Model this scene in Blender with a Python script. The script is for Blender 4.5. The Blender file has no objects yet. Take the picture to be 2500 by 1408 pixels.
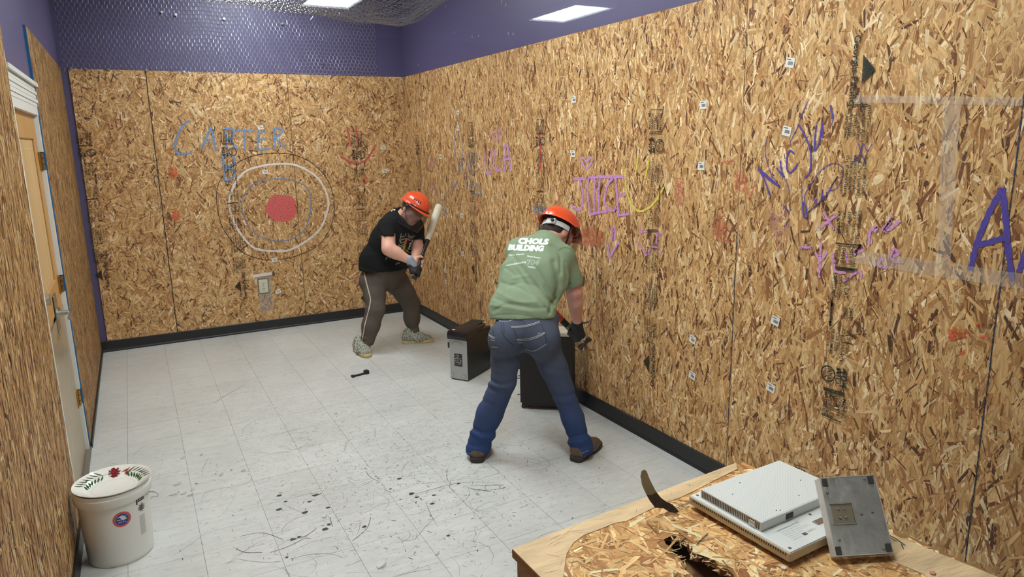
import bpy, bmesh, math, random
import numpy as np
from mathutils import Vector, Matrix
from mathutils.bvhtree import BVHTree
from mathutils.geometry import tessellate_polygon
rnd = random.Random(7)
C = bpy.context.scene.collection
SC = bpy.context.scene

# ------------------------------------------------------------------ camera
F_PX = 1707.58
YAW, PITCH, ROLL = 0.4914, 0.2083, -0.0201
CAM = np.array([0.0, 0.0, 1.8112])
def _basis():
    cy, sy, cp, sp = math.cos(YAW), math.sin(YAW), math.cos(PITCH), math.sin(PITCH)
    fw = np.array([sy*cp, cy*cp, -sp]); rt = np.array([cy, -sy, 0.0]); up = np.cross(rt, fw)
    cr, sr = math.cos(ROLL), math.sin(ROLL)
    return cr*rt+sr*up, -sr*rt+cr*up, fw
RT, UP, FW = _basis()
cd = bpy.data.cameras.new('camera'); cam = bpy.data.objects.new('camera', cd); C.objects.link(cam)
cd.sensor_width = 36.0; cd.sensor_fit = 'HORIZONTAL'; cd.lens = F_PX/2500.0*36.0; cd.clip_start = 0.02; cd.clip_end = 60
M = Matrix.Identity(4)
for i in range(3):
    M[i][0] = RT[i]; M[i][1] = UP[i]; M[i][2] = -FW[i]; M[i][3] = CAM[i]
cam.matrix_world = M
SC.camera = cam
# ------------------------------------------------------------------ world, exposure
W = bpy.data.worlds.new('world'); SC.world = W; W.use_nodes = True
W.node_tree.nodes['Background'].inputs[0].default_value = (0.02, 0.02, 0.022, 1)
W.node_tree.nodes['Background'].inputs[1].default_value = 1.0
SC.view_settings.view_transform = 'Standard'; SC.view_settings.look = 'None'
SC.view_settings.exposure = 0.48; SC.view_settings.gamma = 1.0; SC.view_settings.use_curve_mapping = False
cy_ = SC.cycles; cy_.max_bounces = 7; cy_.diffuse_bounces = 4; cy_.glossy_bounces = 3; cy_.transmission_bounces = 4; cy_.transparent_max_bounces = 12; cy_.caustics_reflective = False; cy_.caustics_refractive = False
LAMP = 20.0            # radiance of every fluorescent panel

# ------------------------------------------------------------------ sizes of the place (metres)
XL, XR, YB, YG = -0.409, 2.608, 7.16, 0.60       # left wall, right wall, back wall, viewing window
ZT, ZB, ZC = 2.476, 0.10, 3.45                   # top of chipboard, top of baseboard, ceiling
TILE = 0.3048

def ray(px, py):
    return FW + RT*((px-1250.0)/F_PX) - UP*((py-704.0)/F_PX)
def at(px, py, axis, val):
    d = ray(px, py); t = (val-CAM[axis])/d[axis]
    return CAM + t*d
def proj(P):
    d = np.asarray(P, float)-CAM; z = d@FW
    return np.stack([1250+F_PX*(d@RT)/z, 704-F_PX*(d@UP)/z], -1)

# ------------------------------------------------------------------ materials
def lin(c):
    return tuple(((x/255)/12.92 if x/255 <= .04045 else ((x/255+.055)/1.055)**2.4) for x in c)
def newmat(name):
    m = bpy.data.materials.new(name); m.use_nodes = True
    return m, m.node_tree.nodes, m.node_tree.links, m.node_tree.nodes['Principled BSDF']
def pm(name, rgb, rough=.5, metal=0.0, var=0.0, scale=20.0, bump=0.0, bscale=60.0, coat=0.0, alpha=1.0, trans=0.0, spec=.5, stretch=(1,1,1)):
    m, n, l, b = newmat(name)
    c = lin(rgb)
    b.inputs['Roughness'].default_value = rough; b.inputs['Metallic'].default_value = metal
    b.inputs['Coat Weight'].default_value = coat; b.inputs['Alpha'].default_value = alpha
    b.inputs['Transmission Weight'].default_value = trans; b.inputs['Specular IOR Level'].default_value = spec
    b.inputs['Base Color'].default_value = (*c, 1)
    if var or bump:
        tc = n.new('ShaderNodeTexCoord'); mp = n.new('ShaderNodeMapping'); mp.inputs['Scale'].default_value = stretch
        l.new(tc.outputs['Object'], mp.inputs['Vector'])
    if var:
        t = n.new('ShaderNodeTexNoise'); t.inputs['Scale'].default_value = scale; t.inputs['Detail'].default_value = 6
        l.new(mp.outputs[0], t.inputs['Vector'])
        r = n.new('ShaderNodeMapRange'); r.inputs[1].default_value = .25; r.inputs[2].default_value = .75
        r.inputs[3].default_value = 1-var; r.inputs[4].default_value = 1+var
        l.new(t.outputs[0], r.inputs[0])
        mx = n.new('ShaderNodeVectorMath'); mx.operation = 'SCALE'; mx.inputs[0].default_value = c
        l.new(r.outputs[0], mx.inputs['Scale']); l.new(mx.outputs[0], b.inputs['Base Color'])
    if bump:
        t2 = n.new('ShaderNodeTexNoise'); t2.inputs['Scale'].default_value = bscale; t2.inputs['Detail'].default_value = 5
        l.new(mp.outputs[0], t2.inputs['Vector'])
        bp = n.new('ShaderNodeBump'); bp.inputs['Strength'].default_value = bump; bp.inputs['Distance'].default_value = .01
        l.new(t2.outputs[0], bp.inputs['Height']); l.new(bp.outputs[0], b.inputs['Normal'])
    return m
def speckled(name, rgb, scale=120.0, cut=.5, soft=.12, rough=.8):
    """chalk, crayon or stamp ink: the colour covers the board only in patches"""
    m, n, l, b = newmat(name)
    b.inputs['Base Color'].default_value = (*lin(rgb), 1); b.inputs['Roughness'].default_value = rough
    tc = n.new('ShaderNodeTexCoord'); t = n.new('ShaderNodeTexNoise'); t.inputs['Scale'].default_value = scale
    t.inputs['Detail'].default_value = 5; l.new(tc.outputs['Object'], t.inputs['Vector'])
    r = n.new('ShaderNodeMapRange'); r.inputs[1].default_value = cut-soft; r.inputs[2].default_value = cut+soft
    l.new(t.outputs[0], r.inputs[0]); l.new(r.outputs[0], b.inputs['Alpha'])
    return m
def emit(name, rgb, strength):
    m, n, l, b = newmat(name)
    b.inputs['Base Color'].default_value = (.8, .8, .8, 1)
    b.inputs['Emission Color'].default_value = (*rgb, 1); b.inputs['Emission Strength'].default_value = strength
    return m
def attr_mat(name, rough=.6, grain=.25, gscale=(18, 160, 1), bump=.15, gain=1.0):
    """colour from the flake's own colour attribute, wood grain running along the flake (UV)"""
    m, n, l, b = newmat(name)
    b.inputs['Roughness'].default_value = rough; b.inputs['Specular IOR Level'].default_value = .35
    a = n.new('ShaderNodeAttribute'); a.attribute_name = 'Col'
    uv = n.new('ShaderNodeUVMap'); mp = n.new('ShaderNodeMapping'); mp.inputs['Scale'].default_value = gscale
    l.new(uv.outputs[0], mp.inputs['Vector'])
    t = n.new('ShaderNodeTexNoise'); t.inputs['Scale'].default_value = 1.0; t.inputs['Detail'].default_value = 4
    l.new(mp.outputs[0], t.inputs['Vector'])
    r = n.new('ShaderNodeMapRange'); r.inputs[1].default_value = .25; r.inputs[2].default_value = .75
    r.inputs[3].default_value = (1-grain)*gain; r.inputs[4].default_value = (1+grain)*gain; l.new(t.outputs[0], r.inputs[0])
    mx = n.new('ShaderNodeVectorMath'); mx.operation = 'SCALE'
    l.new(a.outputs['Color'], mx.inputs[0]); l.new(r.outputs[0], mx.inputs['Scale']); l.new(mx.outputs[0], b.inputs['Base Color'])
    bp = n.new('ShaderNodeBump'); bp.inputs['Strength'].default_value = bump; bp.inputs['Distance'].default_value = .002
    l.new(t.outputs[0], bp.inputs['Height']); l.new(bp.outputs[0], b.inputs['Normal'])
    return m

# ------------------------------------------------------------------ mesh helpers
class MB:
    def __init__(s): s.v = []; s.f = []
    def add(s, vs, fs):
        k = len(s.v); s.v += [tuple(map(float, p)) for p in vs]; s.f += [tuple(i+k for i in q) for q in fs]; return s
    def hexa(s, p):      # 8 corners: bottom 4 then top 4
        return s.add(p, [(3,2,1,0),(4,5,6,7),(0,1,5,4),(1,2,6,5),(2,3,7,6),(3,0,4,7)])
    def box(s, x0, x1, y0, y1, z0, z1):
        return s.hexa([(x0,y0,z0),(x1,y0,z0),(x1,y1,z0),(x0,y1,z0),(x0,y0,z1),(x1,y0,z1),(x1,y1,z1),(x0,y1,z1)])
    def obox(s, o, ax, ay, az):   # corner + three edge vectors
        o, ax, ay, az = (np.asarray(q, float) for q in (o, ax, ay, az))
        b = [o, o+ax, o+ax+ay, o+ay]
        return s.hexa(b+[q+az for q in b])
    def tube(s, pts, r, n=8, cap=True, squash=1.0):
        pts = [np.asarray(p, float) for p in pts]; rr = r if hasattr(r, '__len__') else [r]*len(pts)
        k = len(s.v); prev = None; N = len(pts)
        for i, p in enumerate(pts):
            d = pts[min(i+1, N-1)]-pts[max(i-1, 0)]; d = d/(np.linalg.norm(d)+1e-12)
            if prev is None:
                h = np.array([0, 0, 1.]) if abs(d[2]) < .9 else np.array([1., 0, 0]); a = np.cross(d, h)
            else: a = prev-d*(prev@d)
            a /= np.linalg.norm(a)+1e-12; b = np.cross(d, a); prev = a
            for j in range(n):
                t = 2*math.pi*j/n; s.v.append(tuple(p+rr[i]*(math.cos(t)*a+squash*math.sin(t)*b)))
        for i in range(N-1):
            for j in range(n):
                s.f.append((k+i*n+j, k+i*n+(j+1) % n, k+(i+1)*n+(j+1) % n, k+(i+1)*n+j))
        if cap:
            s.f.append(tuple(k+j for j in range(n))[::-1]); s.f.append(tuple(k+(N-1)*n+j for j in range(n)))
        return s
    def lathe(s, prof, n=32, o=(0,0,0), M=None, close=False):
        k = len(s.v); o = np.asarray(o, float)
        for (r, z) in prof:
            for j in range(n):
                t = 2*math.pi*j/n; p = np.array([r*math.cos(t), r*math.sin(t), z])
                if M is not None: p = np.asarray(M, float)@p
                s.v.append(tuple(p+o))
        m = len(prof)
        for i in range(m-1 if not close else m):
            a, b = i, (i+1) % m
            for j in range(n):
                s.f.append((k+a*n+j, k+a*n+(j+1) % n, k+b*n+(j+1) % n, k+b*n+j))
        return s
    def prism(s, poly, z0, z1, fn=None):   # polygon extruded; fn maps (x,y,z) to world
        fn = fn or (lambda x, y, z: (x, y, z)); n = len(poly)
        k = len(s.v)
        s.v += [tuple(fn(x, y, z0)) for x, y in poly]+[tuple(fn(x, y, z1)) for x, y in poly]
        tri = tessellate_polygon([[Vector((x, y, 0)) for x, y in poly]])
        for t in tri: s.f.append(tuple(k+i for i in t)); s.f.append(tuple(k+n+i for i in t[::-1]))
        for i in range(n): s.f.append((k+i, k+(i+1) % n, k+n+(i+1) % n, k+n+i))
        return s
    def ribbon(s, pts, w, nrm, taper=None):
        """flat stroke of width w along 3-D points; nrm = surface normal (one or per point)"""
        pts = [np.asarray(p, float) for p in pts]; N = len(pts); k = len(s.v)
        for i, p in enumerate(pts):
            d = pts[min(i+1, N-1)]-pts[max(i-1, 0)]; d /= np.linalg.norm(d)+1e-12
            nn = np.asarray(nrm[i] if isinstance(nrm, list) else nrm, float); a = np.cross(d, nn); a /= np.linalg.norm(a)+1e-12
            ww = (w[i] if hasattr(w, '__len__') else w)/2
            s.v += [tuple(p-a*ww), tuple(p+a*ww)]
        for i in range(N-1): s.f.append((k+2*i, k+2*i+1, k+2*i+3, k+2*i+2))
        return s
    def mesh(s, name):
        m = bpy.data.meshes.new(name); m.from_pydata(s.v, [], s.f); m.update(); return m
def fixn(me):
    bm = bmesh.new(); bm.from_mesh(me); bmesh.ops.recalc_face_normals(bm, faces=bm.faces); bm.to_mesh(me); bm.free(); return me
def link(name, me, mat=None, parent=None, smooth=False, fix=True, bevel=0.0, seg=2):
    if fix and len(me.polygons) < 60000: fixn(me)
    o = bpy.data.objects.new(name, me); C.objects.link(o)
    if mat is not None and not me.materials: me.materials.append(mat)
    if parent is not None: o.parent = parent
    if smooth:
        me.polygons.foreach_set('use_smooth', [True]*len(me.polygons))
        if smooth != 'all': me.set_sharp_from_angle(angle=math.radians(smooth if smooth is not True else 35))
    if bevel:
        b = o.modifiers.new('bevel', 'BEVEL'); b.width = bevel; b.segments = seg; b.limit_method = 'ANGLE'; b.angle_limit = math.radians(35)
    return o
def obj(name, mb, mat=None, parent=None, **k): return link(name, mb.mesh(name), mat, parent, **k)
def tag(o, label=None, cat=None, group=None, kind=None):
    if label: o['label'] = label
    if cat: o['category'] = cat
    if group: o['group'] = group
    if kind: o['kind'] = kind
    return o
def thing(name, label, cat, loc=(0,0,0), group=None):
    o = bpy.data.objects.new(name, None); C.objects.link(o); o.location = loc; o.empty_display_size = .05
    return tag(o, label, cat, group)
def child(name, mb, mat, root, **k):
    """mb is in world coordinates; the part is stored relative to its root empty"""
    l = root.location
    mb.v = [(x-l[0], y-l[1], z-l[2]) for x, y, z in mb.v]
    return obj(name, mb, mat, root, **k)
def struct(name, mb, mat, **k): return tag(obj(name, mb, mat, **k), kind='structure')
def copy_tree(o, parent=None):
    c = o.copy(); C.objects.link(c); c.parent = parent
    for ch in list(o.children): copy_tree(ch, c)
    return c
def nrm(v): v = np.asarray(v, float); return v/np.linalg.norm(v)
def smooth_path(pts, n=6, closed=False):
    """Catmull-Rom through the points"""
    P = [np.asarray(p, float) for p in pts]; N = len(P); out = []
    if N < 3: 
        return [P[0]+(P[-1]-P[0])*t for t in np.linspace(0, 1, n+1)]
    for i in range(N if closed else N-1):
        a = P[(i-1) % N] if closed or i > 0 else P[0]; b = P[i]; c = P[(i+1) % N]; d = P[(i+2) % N] if closed or i+2 < N else P[-1]
        for j in range(n):
            t = j/n; out.append(.5*((2*b)+(c-a)*t+(2*a-5*b+4*c-d)*t*t+(3*b-a-3*c+d)*t**3))
    out.append(P[0] if closed else P[-1])
    return out
def text_mesh(txt, bold=0.0):
    """text as flat mesh data: (verts Nx2, faces), x from 0, cap height about 1"""
    cu = bpy.data.curves.new('t', 'FONT'); cu.body = txt; cu.size = 1.0; cu.offset = bold; cu.resolution_u = 2; cu.fill_mode = 'FRONT'
    o = bpy.data.objects.new('t', cu); C.objects.link(o)
    dg = bpy.context.evaluated_depsgraph_get(); me = bpy.data.meshes.new_from_object(o.evaluated_get(dg))
    v = np.array([p.co[:2] for p in me.vertices]).reshape(-1, 2); f = [tuple(p.vertices) for p in me.polygons]
    bpy.data.objects.remove(o); bpy.data.curves.remove(cu); bpy.data.meshes.remove(me)
    if len(v): v[:, 0] -= v[:, 0].min(); v /= .70
    return v, f
# ================================================================== THE ROOM
m_purple = pm('purple paint', (88, 82, 120), .42, bump=.08, bscale=90)
m_ceil = pm('ceiling tile', (205, 203, 200), .9, bump=.2, bscale=200)
m_base = pm('black vinyl base', (30, 30, 33), .45, var=.15)
m_sub = pm('tile joint dirt', (70, 68, 66), .9)
m_board = pm('chipboard core', (150, 108, 62), .85, var=.25, scale=60)
m_flake = attr_mat('wood strands', rough=.55)
m_flake_l = attr_mat('weathered wood strands', rough=.6)
m_obs = pm('shop wall paint', (150, 146, 150), .8)
m_obsfloor = pm('shop carpet', (80, 78, 82), .9, var=.2)
m_frame = pm('white metal frame', (225, 226, 228), .4)
m_lamp = emit('fluorescent diffuser', (0.912, 0.985, 0.98), LAMP)

def fan(mb, poly): mb.add(poly, [tuple(range(len(poly)))]); return mb
# purple wall shells
wall_back = struct('wall_back', MB().box(XL-.1, XR+.1, YB+.012, YB+.12, 0, ZC), m_purple)
wall_left = struct('wall_left', MB().box(XL-.12, XL-.012, YG, 3.735, 0, ZC).box(XL-.12, XL-.012, 4.83, YB+.12, 0, ZC).box(XL-.12, XL-.012, 3.735, 4.83, 2.10, ZC).box(XL-.12, XL-.08, 3.735, 4.83, 0, 2.10), m_purple)
wall_right = struct('wall_right', MB().box(XR+.012, XR+.12, YG, YB+.12, 0, ZC), m_purple)
floor = struct('floor', MB().box(-3.1, 8.1, -10.1, YB+.12, -.06, -.003), m_sub)
ceiling = struct('ceiling', MB().box(-3.1, 8.1, -10.1, YB+.12, ZC, ZC+.06), m_ceil)

# ---- front wall with the viewing window the picture was taken through
wf = MB()
wf.box(XL-.12, XR+.12, YG-.06, YG+.06, 0, .50).box(XL-.12, XR+.12, YG-.06, YG+.06, 2.42, ZC)
wf.box(XL-.12, XL+.02, YG-.06, YG+.06, .50, 2.42).box(XR-.02, XR+.12, YG-.06, YG+.06, .50, 2.42)
wf.box(-3.1, XL-.12, YG-.06, YG+.06, 0, ZC).box(XR+.12, 8.1, YG-.06, YG+.06, 0, ZC)
wall_front = struct('wall_front', wf, m_obs)
def glass_mat():
    m = bpy.data.materials.new('clear acrylic pane'); m.use_nodes = True; n = m.node_tree.nodes; l = m.node_tree.links; n.clear()
    o = n.new('ShaderNodeOutputMaterial'); mx = n.new('ShaderNodeMixShader'); tr = n.new('ShaderNodeBsdfTransparent'); g = n.new('ShaderNodeBsdfGlossy')
    g.inputs['Roughness'].default_value = .012; fr = n.new('ShaderNodeFresnel'); fr.inputs['IOR'].default_value = 1.58
    tr.inputs[0].default_value = (.985, .99, .985, 1)
    l.new(fr.outputs[0], mx.inputs[0]); l.new(tr.outputs[0], mx.inputs[1]); l.new(g.outputs[0], mx.inputs[2]); l.new(mx.outputs[0], o.inputs[0])
    return m
window = struct('window_1', MB().add([(XL+.02, YG, .50), (XR-.02, YG, .50), (XR-.02, YG, 2.42), (XL+.02, YG, 2.42)], [(0, 1, 2, 3)]), glass_mat())
fr_ = MB(); fr_.box(XL+.02, XR-.02, YG-.03, YG+.03, .50, .54).box(XL+.02, XR-.02, YG-.03, YG+.03, 2.38, 2.42)
fr_.box(XL+.02, XL+.06, YG-.03, YG+.03, .54, 2.38).box(XR-.06, XR-.02, YG-.03, YG+.03, .54, 2.38)
obj('window_frame', fr_, m_frame, window)
# ---- shop side (behind the picture taker): walls that the pane mirrors faintly
struct('wall_shop', MB().box(-3.1, 8.1, -10.2, -10.0, 0, ZC).box(-3.2, -3.0, -10.1, YG, 0, ZC).box(8.0, 8.2, -10.1, YG, 0, ZC), m_obs)
struct('floor_shop', MB().box(-3.0, 8.0, -10.0, YG-.06, -.003, 0.0), m_obsfloor)

# ---- fluorescent ceiling panels
def troffer(x, y, label, group, n=[0]):
    t = thing('ceiling_light', label, 'light', (x, y, ZC), group)
    f = MB(); a, b = .31, .61
    f.box(-a, a, -b, -b+.03, -.05, 0).box(-a, a, b-.03, b, -.05, 0).box(-a, -a+.03, -b, b, -.05, 0).box(a-.03, a, -b, b, -.05, 0)
    obj('frame', f, m_frame, t)
    obj('diffuser', MB().box(-a+.03, a-.03, -b+.03, b-.03, -.03, -.012), m_lamp, t)
    return t
for x, y in ((1.15, 6.0), (1.15, 3.9), (1.15, 1.9)):
    troffer(x, y, 'fluorescent ceiling panel inside the smashing room above the wire net', 'ceiling lights of the smashing room')
for px, py in ((1389.5, 31.5), (823, -8)):
    v = at(px, py, 2, ZC-.03)
    troffer(v[0], 2*YG-v[1], 'fluorescent ceiling panel of the shop mirrored in the viewing pane', 'ceiling lights of the shop')

# ---- vinyl tiles, one by one
def tile_mat():
    m, n, l, b = newmat('vinyl tile'); b.inputs['Roughness'].default_value = .34
    tc = n.new('ShaderNodeTexCoord'); oi = n.new('ShaderNodeObjectInfo'); geo = n.new('ShaderNodeNewGeometry')
    def noise(scale, detail, stretch):
        mp = n.new('ShaderNodeMapping'); mp.inputs['Scale'].default_value = stretch; l.new(geo.outputs['Position'], mp.inputs['Vector'])
        t = n.new('ShaderNodeTexNoise'); t.inputs['Scale'].default_value = scale; t.inputs['Detail'].default_value = detail; l.new(mp.outputs[0], t.inputs['Vector']); return t
    t1 = noise(26, 6, (.35, 1, 1)); t2 = noise(2.2, 4, (1, 1, 1)); t3 = noise(90, 3, (.3, 1, 1))
    def rng(s, a, b_, c, d):
        r = n.new('ShaderNodeMapRange'); r.inputs[1].default_value = a; r.inputs[2].default_value = b_; r.inputs[3].default_value = c; r.inputs[4].default_value = d
        l.new(s, r.inputs[0]); return r.outputs[0]
    def mul(a, b_):
        q = n.new('ShaderNodeMath'); q.operation = 'MULTIPLY'; l.new(a, q.inputs[0]); l.new(b_, q.inputs[1]); return q.outputs[0]
    s = mul(rng(t1.outputs[0], .3, .7, .93, 1.05), rng(t2.outputs[0], .3, .7, .93, 1.04))
    s = mul(s, rng(t3.outputs[0], .28, .42, .80, 1.0)); s = mul(s, rng(oi.outputs['Random'], 0, 1, .975, 1.02))
    v = n.new('ShaderNodeVectorMath'); v.operation = 'SCALE'; v.inputs[0].default_value = lin((206, 208, 206)); l.new(s, v.inputs['Scale'])
    l.new(v.outputs[0], b.inputs['Base Color'])
    l.new(rng(t2.outputs[0], .3, .7, .28, .46), b.inputs['Roughness'])
    return m
m_tile = tile_mat()
X0 = -0.2078; Y0 = 2.607
tile_me = MB().box(.0007, TILE-.0007, .0007, TILE-.0007, -.003, 0).mesh('tile'); tile_me.materials.append(m_tile)
edge = {}
for i in range(-1, 10):
    for j in range(-7, 15):
        x0, y0 = X0+i*TILE, Y0+j*TILE
        a, b = max(x0, XL-.012), min(x0+TILE, XR+.012); c, d = max(y0, YG+.06), min(y0+TILE, YB+.012)
        if b-a < .02 or d-c < .02: continue
        if b-a > TILE-.001 and d-c > TILE-.001: me = tile_me
        else:
            k = (round(b-a, 3), round(d-c, 3))
            if k not in edge:
                e = MB().box(.0007, b-a-.0007, .0007, d-c-.0007, -.003, 0).mesh('tile'); e.materials.append(m_tile); edge[k] = e
            me = edge[k]
        o = bpy.data.objects.new('tile', me); C.objects.link(o); o.location = (a, c, 0); o.parent = floor

# ---- strand board: every strand is a thin chip of wood with its own colour, lying over its neighbours
PAL = np.array([lin(c) for c in [(214,172,114),(198,154,98),(186,138,84),(226,190,138),(172,122,72),(238,212,168),(208,166,110),(152,102,60),(122,78,48),(192,146,94),(92,60,40),(218,182,126)]])
PAL = PAL*.96+.04*(PAL@np.array([.3, .6, .1]))[:, None]
PALW = np.array([.16,.16,.14,.11,.10,.06,.10,.06,.04,.08,.02,.07]); PALW = PALW/PALW.sum()
def strands(name, parent, o, U, V, Nn, w, h, dens, seed, mat, pal=PAL, palw=PALW, spread=.55, keep=None, big=1.0, lift=0.0, keepv=None):
    """o corner, U/V unit axes along width/height (strands run along V), Nn outward normal"""
    r = np.random.default_rng(seed); n = int(w*h*dens)
    kind = r.random(n); order = np.argsort(-kind+r.random(n)*.5)   # broad strands mostly below the slivers
    kind = kind[order]
    L = np.where(kind > .62, r.uniform(.05, .15, n), np.where(kind > .25, r.uniform(.03, .09, n), r.uniform(.015, .06, n)))*big
    Wd = np.where(kind > .62, r.uniform(.012, .034, n), np.where(kind > .25, r.uniform(.005, .014, n), r.uniform(.0015, .005, n)))*big
    th = r.normal(0, spread, n)+np.where(r.random(n) < .12, r.uniform(-1.5, 1.5, n), 0)
    cu = r.uniform(0, w, n); cv = r.uniform(0, h, n)
    if keep is not None:
        k = keep(cu, cv); L, Wd, th, cu, cv, kind = L[k], Wd[k], th[k], cu[k], cv[k], kind[k]; n = len(L)
    a = np.stack([np.sin(th), np.cos(th)], 1); b = np.stack([np.cos(th), -np.sin(th)], 1)
    s = np.array([-.5, -.5, .0, .5, .5, .0]); t = np.array([-.5, .5, .5, .5, -.5, -.5])
    sj = s[None]+r.uniform(-.13, .13, (n, 6)); tj = t[None]*(1+r.uniform(-.35, .25, (n, 6)))
    uv = np.stack([cu, cv], 1)[:, None]+a[:, None]*(sj*L[:, None])[..., None]+b[:, None]*(tj*Wd[:, None])[..., None]
    uv[..., 0] = np.clip(uv[..., 0], 0.001, w-.001); uv[..., 1] = np.clip(uv[..., 1], 0.001, h-.001)
    if keepv is not None:
        k = keepv(uv[..., 0].reshape(-1), uv[..., 1].reshape(-1)).reshape(n, 6).all(1); uv, sj, tj, L, Wd, kind = uv[k], sj[k], tj[k], L[k], Wd[k], kind[k]; n = len(L)
    lay = np.linspace(.0003, .0022, n)[:, None]+r.uniform(-.00025, .0004, (n, 6))+lift
    P = np.asarray(o)[None, None]+uv[..., :1]*np.asarray(U)+uv[..., 1:]*np.asarray(V)+lay[..., None]*np.asarray(Nn)
    me = bpy.data.meshes.new(name)
    me.vertices.add(n*6); me.vertices.foreach_set('co', P.reshape(-1).astype(np.float32))
    flip = np.dot(np.cross(U, V), Nn) > 0
    idx = np.arange(n*6).reshape(n, 6); idx = idx if not flip else idx
    me.loops.add(n*6); me.loops.foreach_set('vertex_index', idx.reshape(-1).astype(np.int32))
    me.polygons.add(n); me.polygons.foreach_set('loop_start', (np.arange(n)*6).astype(np.int32))
    me.update(calc_edges=True)
    col = pal[r.choice(len(pal), n, p=palw)]*r.uniform(.82, 1.15, (n, 1))
    dk = (kind < .45) & (r.random(n) < .09); col[dk] = pal[[8, 10]][r.integers(0, 2, dk.sum())]
    c4 = np.ones((n, 6, 4), np.float32); c4[..., :3] = col[:, None]
    at_ = me.color_attributes.new('Col', 'FLOAT_COLOR', 'CORNER'); at_.data.foreach_set('color', c4.reshape(-1))
    ul = me.uv_layers.new(name='UVMap'); off = r.uniform(0, 50, (n, 1, 2))
    uvw = np.stack([sj*L[:, None], tj*Wd[:, None]], 2)+off; ul.data.foreach_set('uv', uvw.reshape(-1).astype(np.float32))
    me.materials.append(mat)
    ob = bpy.data.objects.new(name, me); C.objects.link(ob); ob.parent = parent
    ob['kind'] = 'stuff'
    return ob
def board(wall, o, U, V, Nn, w, h, dens, seed, mat=None, gap=.0015, **k):
    mb = MB(); o = np.asarray(o, float); U = np.asarray(U, float); V = np.asarray(V, float); Nn = np.asarray(Nn, float)
    mb.obox(o+U*gap-Nn*.012, U*(w-2*gap), V*h, Nn*.012)
    p = obj('chipboard_panel', mb, m_board, wall)
    strands('wood_strands', p, o+U*gap, U, V, Nn, w-2*gap, h, dens, seed, mat or m_flake, **k)
    return p
UX, UY, UZ = np.array([1., 0, 0]), np.array([0, 1., 0]), np.array([0, 0, 1.])
for k, (a, b) in enumerate(((-.356, .224), (.224, 1.429), (1.429, XR))):
    board(wall_back, (a, YB, ZB-.06), UX, UZ, -UY, b-a, ZT-ZB+.06, 5200, 11+k, spread=.75)
PAL_R = PAL*np.array([1.07, 1.08, 1.08])
for k, (a, b) in enumerate(((6.08, YB), (4.88, 6.08), (3.697, 4.88), (2.50, 3.697), (1.287, 2.50), (YG+.06, 1.287))):
    board(wall_right, (XR, b, ZB-.06), -UY, UZ, -UX, b-a, ZT-ZB+.06, 4200 if b > 4 else 4600, 31+k, gap=.0006, pal=PAL_R, spread=.42, big=1.05 if b > 2.6 else 1.15)
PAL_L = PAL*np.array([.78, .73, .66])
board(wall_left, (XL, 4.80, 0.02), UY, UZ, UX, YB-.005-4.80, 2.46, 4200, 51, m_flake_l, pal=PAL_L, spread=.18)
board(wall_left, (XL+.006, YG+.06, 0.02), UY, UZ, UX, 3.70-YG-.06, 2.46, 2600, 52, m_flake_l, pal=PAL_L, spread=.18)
# black vinyl baseboards
def baseboard(name, p0, p1, n, wall):
    p0 = np.array([*p0, 0.]); p1 = np.array([*p1, 0.]); n = np.asarray(n, float); mb = MB()
    prof = [(0, 0), (.016, 0), (.014, .012), (.010, .02), (.010, ZB-.004), (.006, ZB), (0, ZB)]
    k = len(prof); mb.v = [tuple(p0+n*a+UZ*b) for a, b in prof]+[tuple(p1+n*a+UZ*b) for a, b in prof]
    mb.f = [(i, (i+1) % k, k+(i+1) % k, k+i) for i in range(k)]+[tuple(range(k)), tuple(range(2*k-1, k-1, -1))]
    struct(name, mb, m_base)
baseboard('baseboard_back', (XL, YB-.003), (XR, YB-.003), -UY, wall_back)
baseboard('baseboard_right', (XR-.003, YG+.06), (XR-.003, YB-.02), -UX, wall_right)
# ================================================================== MARKS ON THE CHIPBOARD, DOOR, WIRE NET
NX = np.array([-1., 0, 0]); NYm = np.array([0, -1., 0])
class Wall:
    def __init__(s, ob, axis, val, n, right, tilt=0): s.ob, s.axis, s.val, s.n, s.right = ob, axis, val, np.asarray(n, float), np.asarray(right, float)
    def p(s, px, py, off=.0040): return at(px, py, s.axis, s.val)+s.n*off
WR = Wall(wall_right, 0, XR, NX, (0, -1., 0)); WB = Wall(wall_back, 1, YB, NYm, (1., 0, 0)); WL = Wall(wall_left, 0, XL, (1., 0, 0), (0, 1., 0))
chalk = {k: speckled(k+' chalk', c, 130, cut, .10) for k, c, cut in (
    ('blue', (122, 156, 202), .42), ('white', (232, 222, 214), .33), ('red', (205, 84, 82), .38), ('pink', (216, 152, 206), .38), ('violet', (205, 150, 212), .36),
    ('yellow', (232, 214, 92), .36), ('orange', (232, 106, 62), .50), ('grey blue', (122, 144, 178), .45), ('faint pink', (190, 130, 150), .55), ('faint red', (214, 112, 88), .56))}
m_marker = speckled('purple marker', (86, 74, 166), 160, .32, .10, .45)
m_ink = speckled('black stamp ink', (38, 32, 26), 210, .38, .10)
m_ink2 = speckled('dark green stamp ink', (44, 46, 38), 160, .36, .10)
m_pen = pm('black pencil line', (40, 32, 28), .7)
m_seamblue = speckled('blue chalk line', (34, 62, 92), 90, .48, .12)
OFFS = [0]
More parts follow.
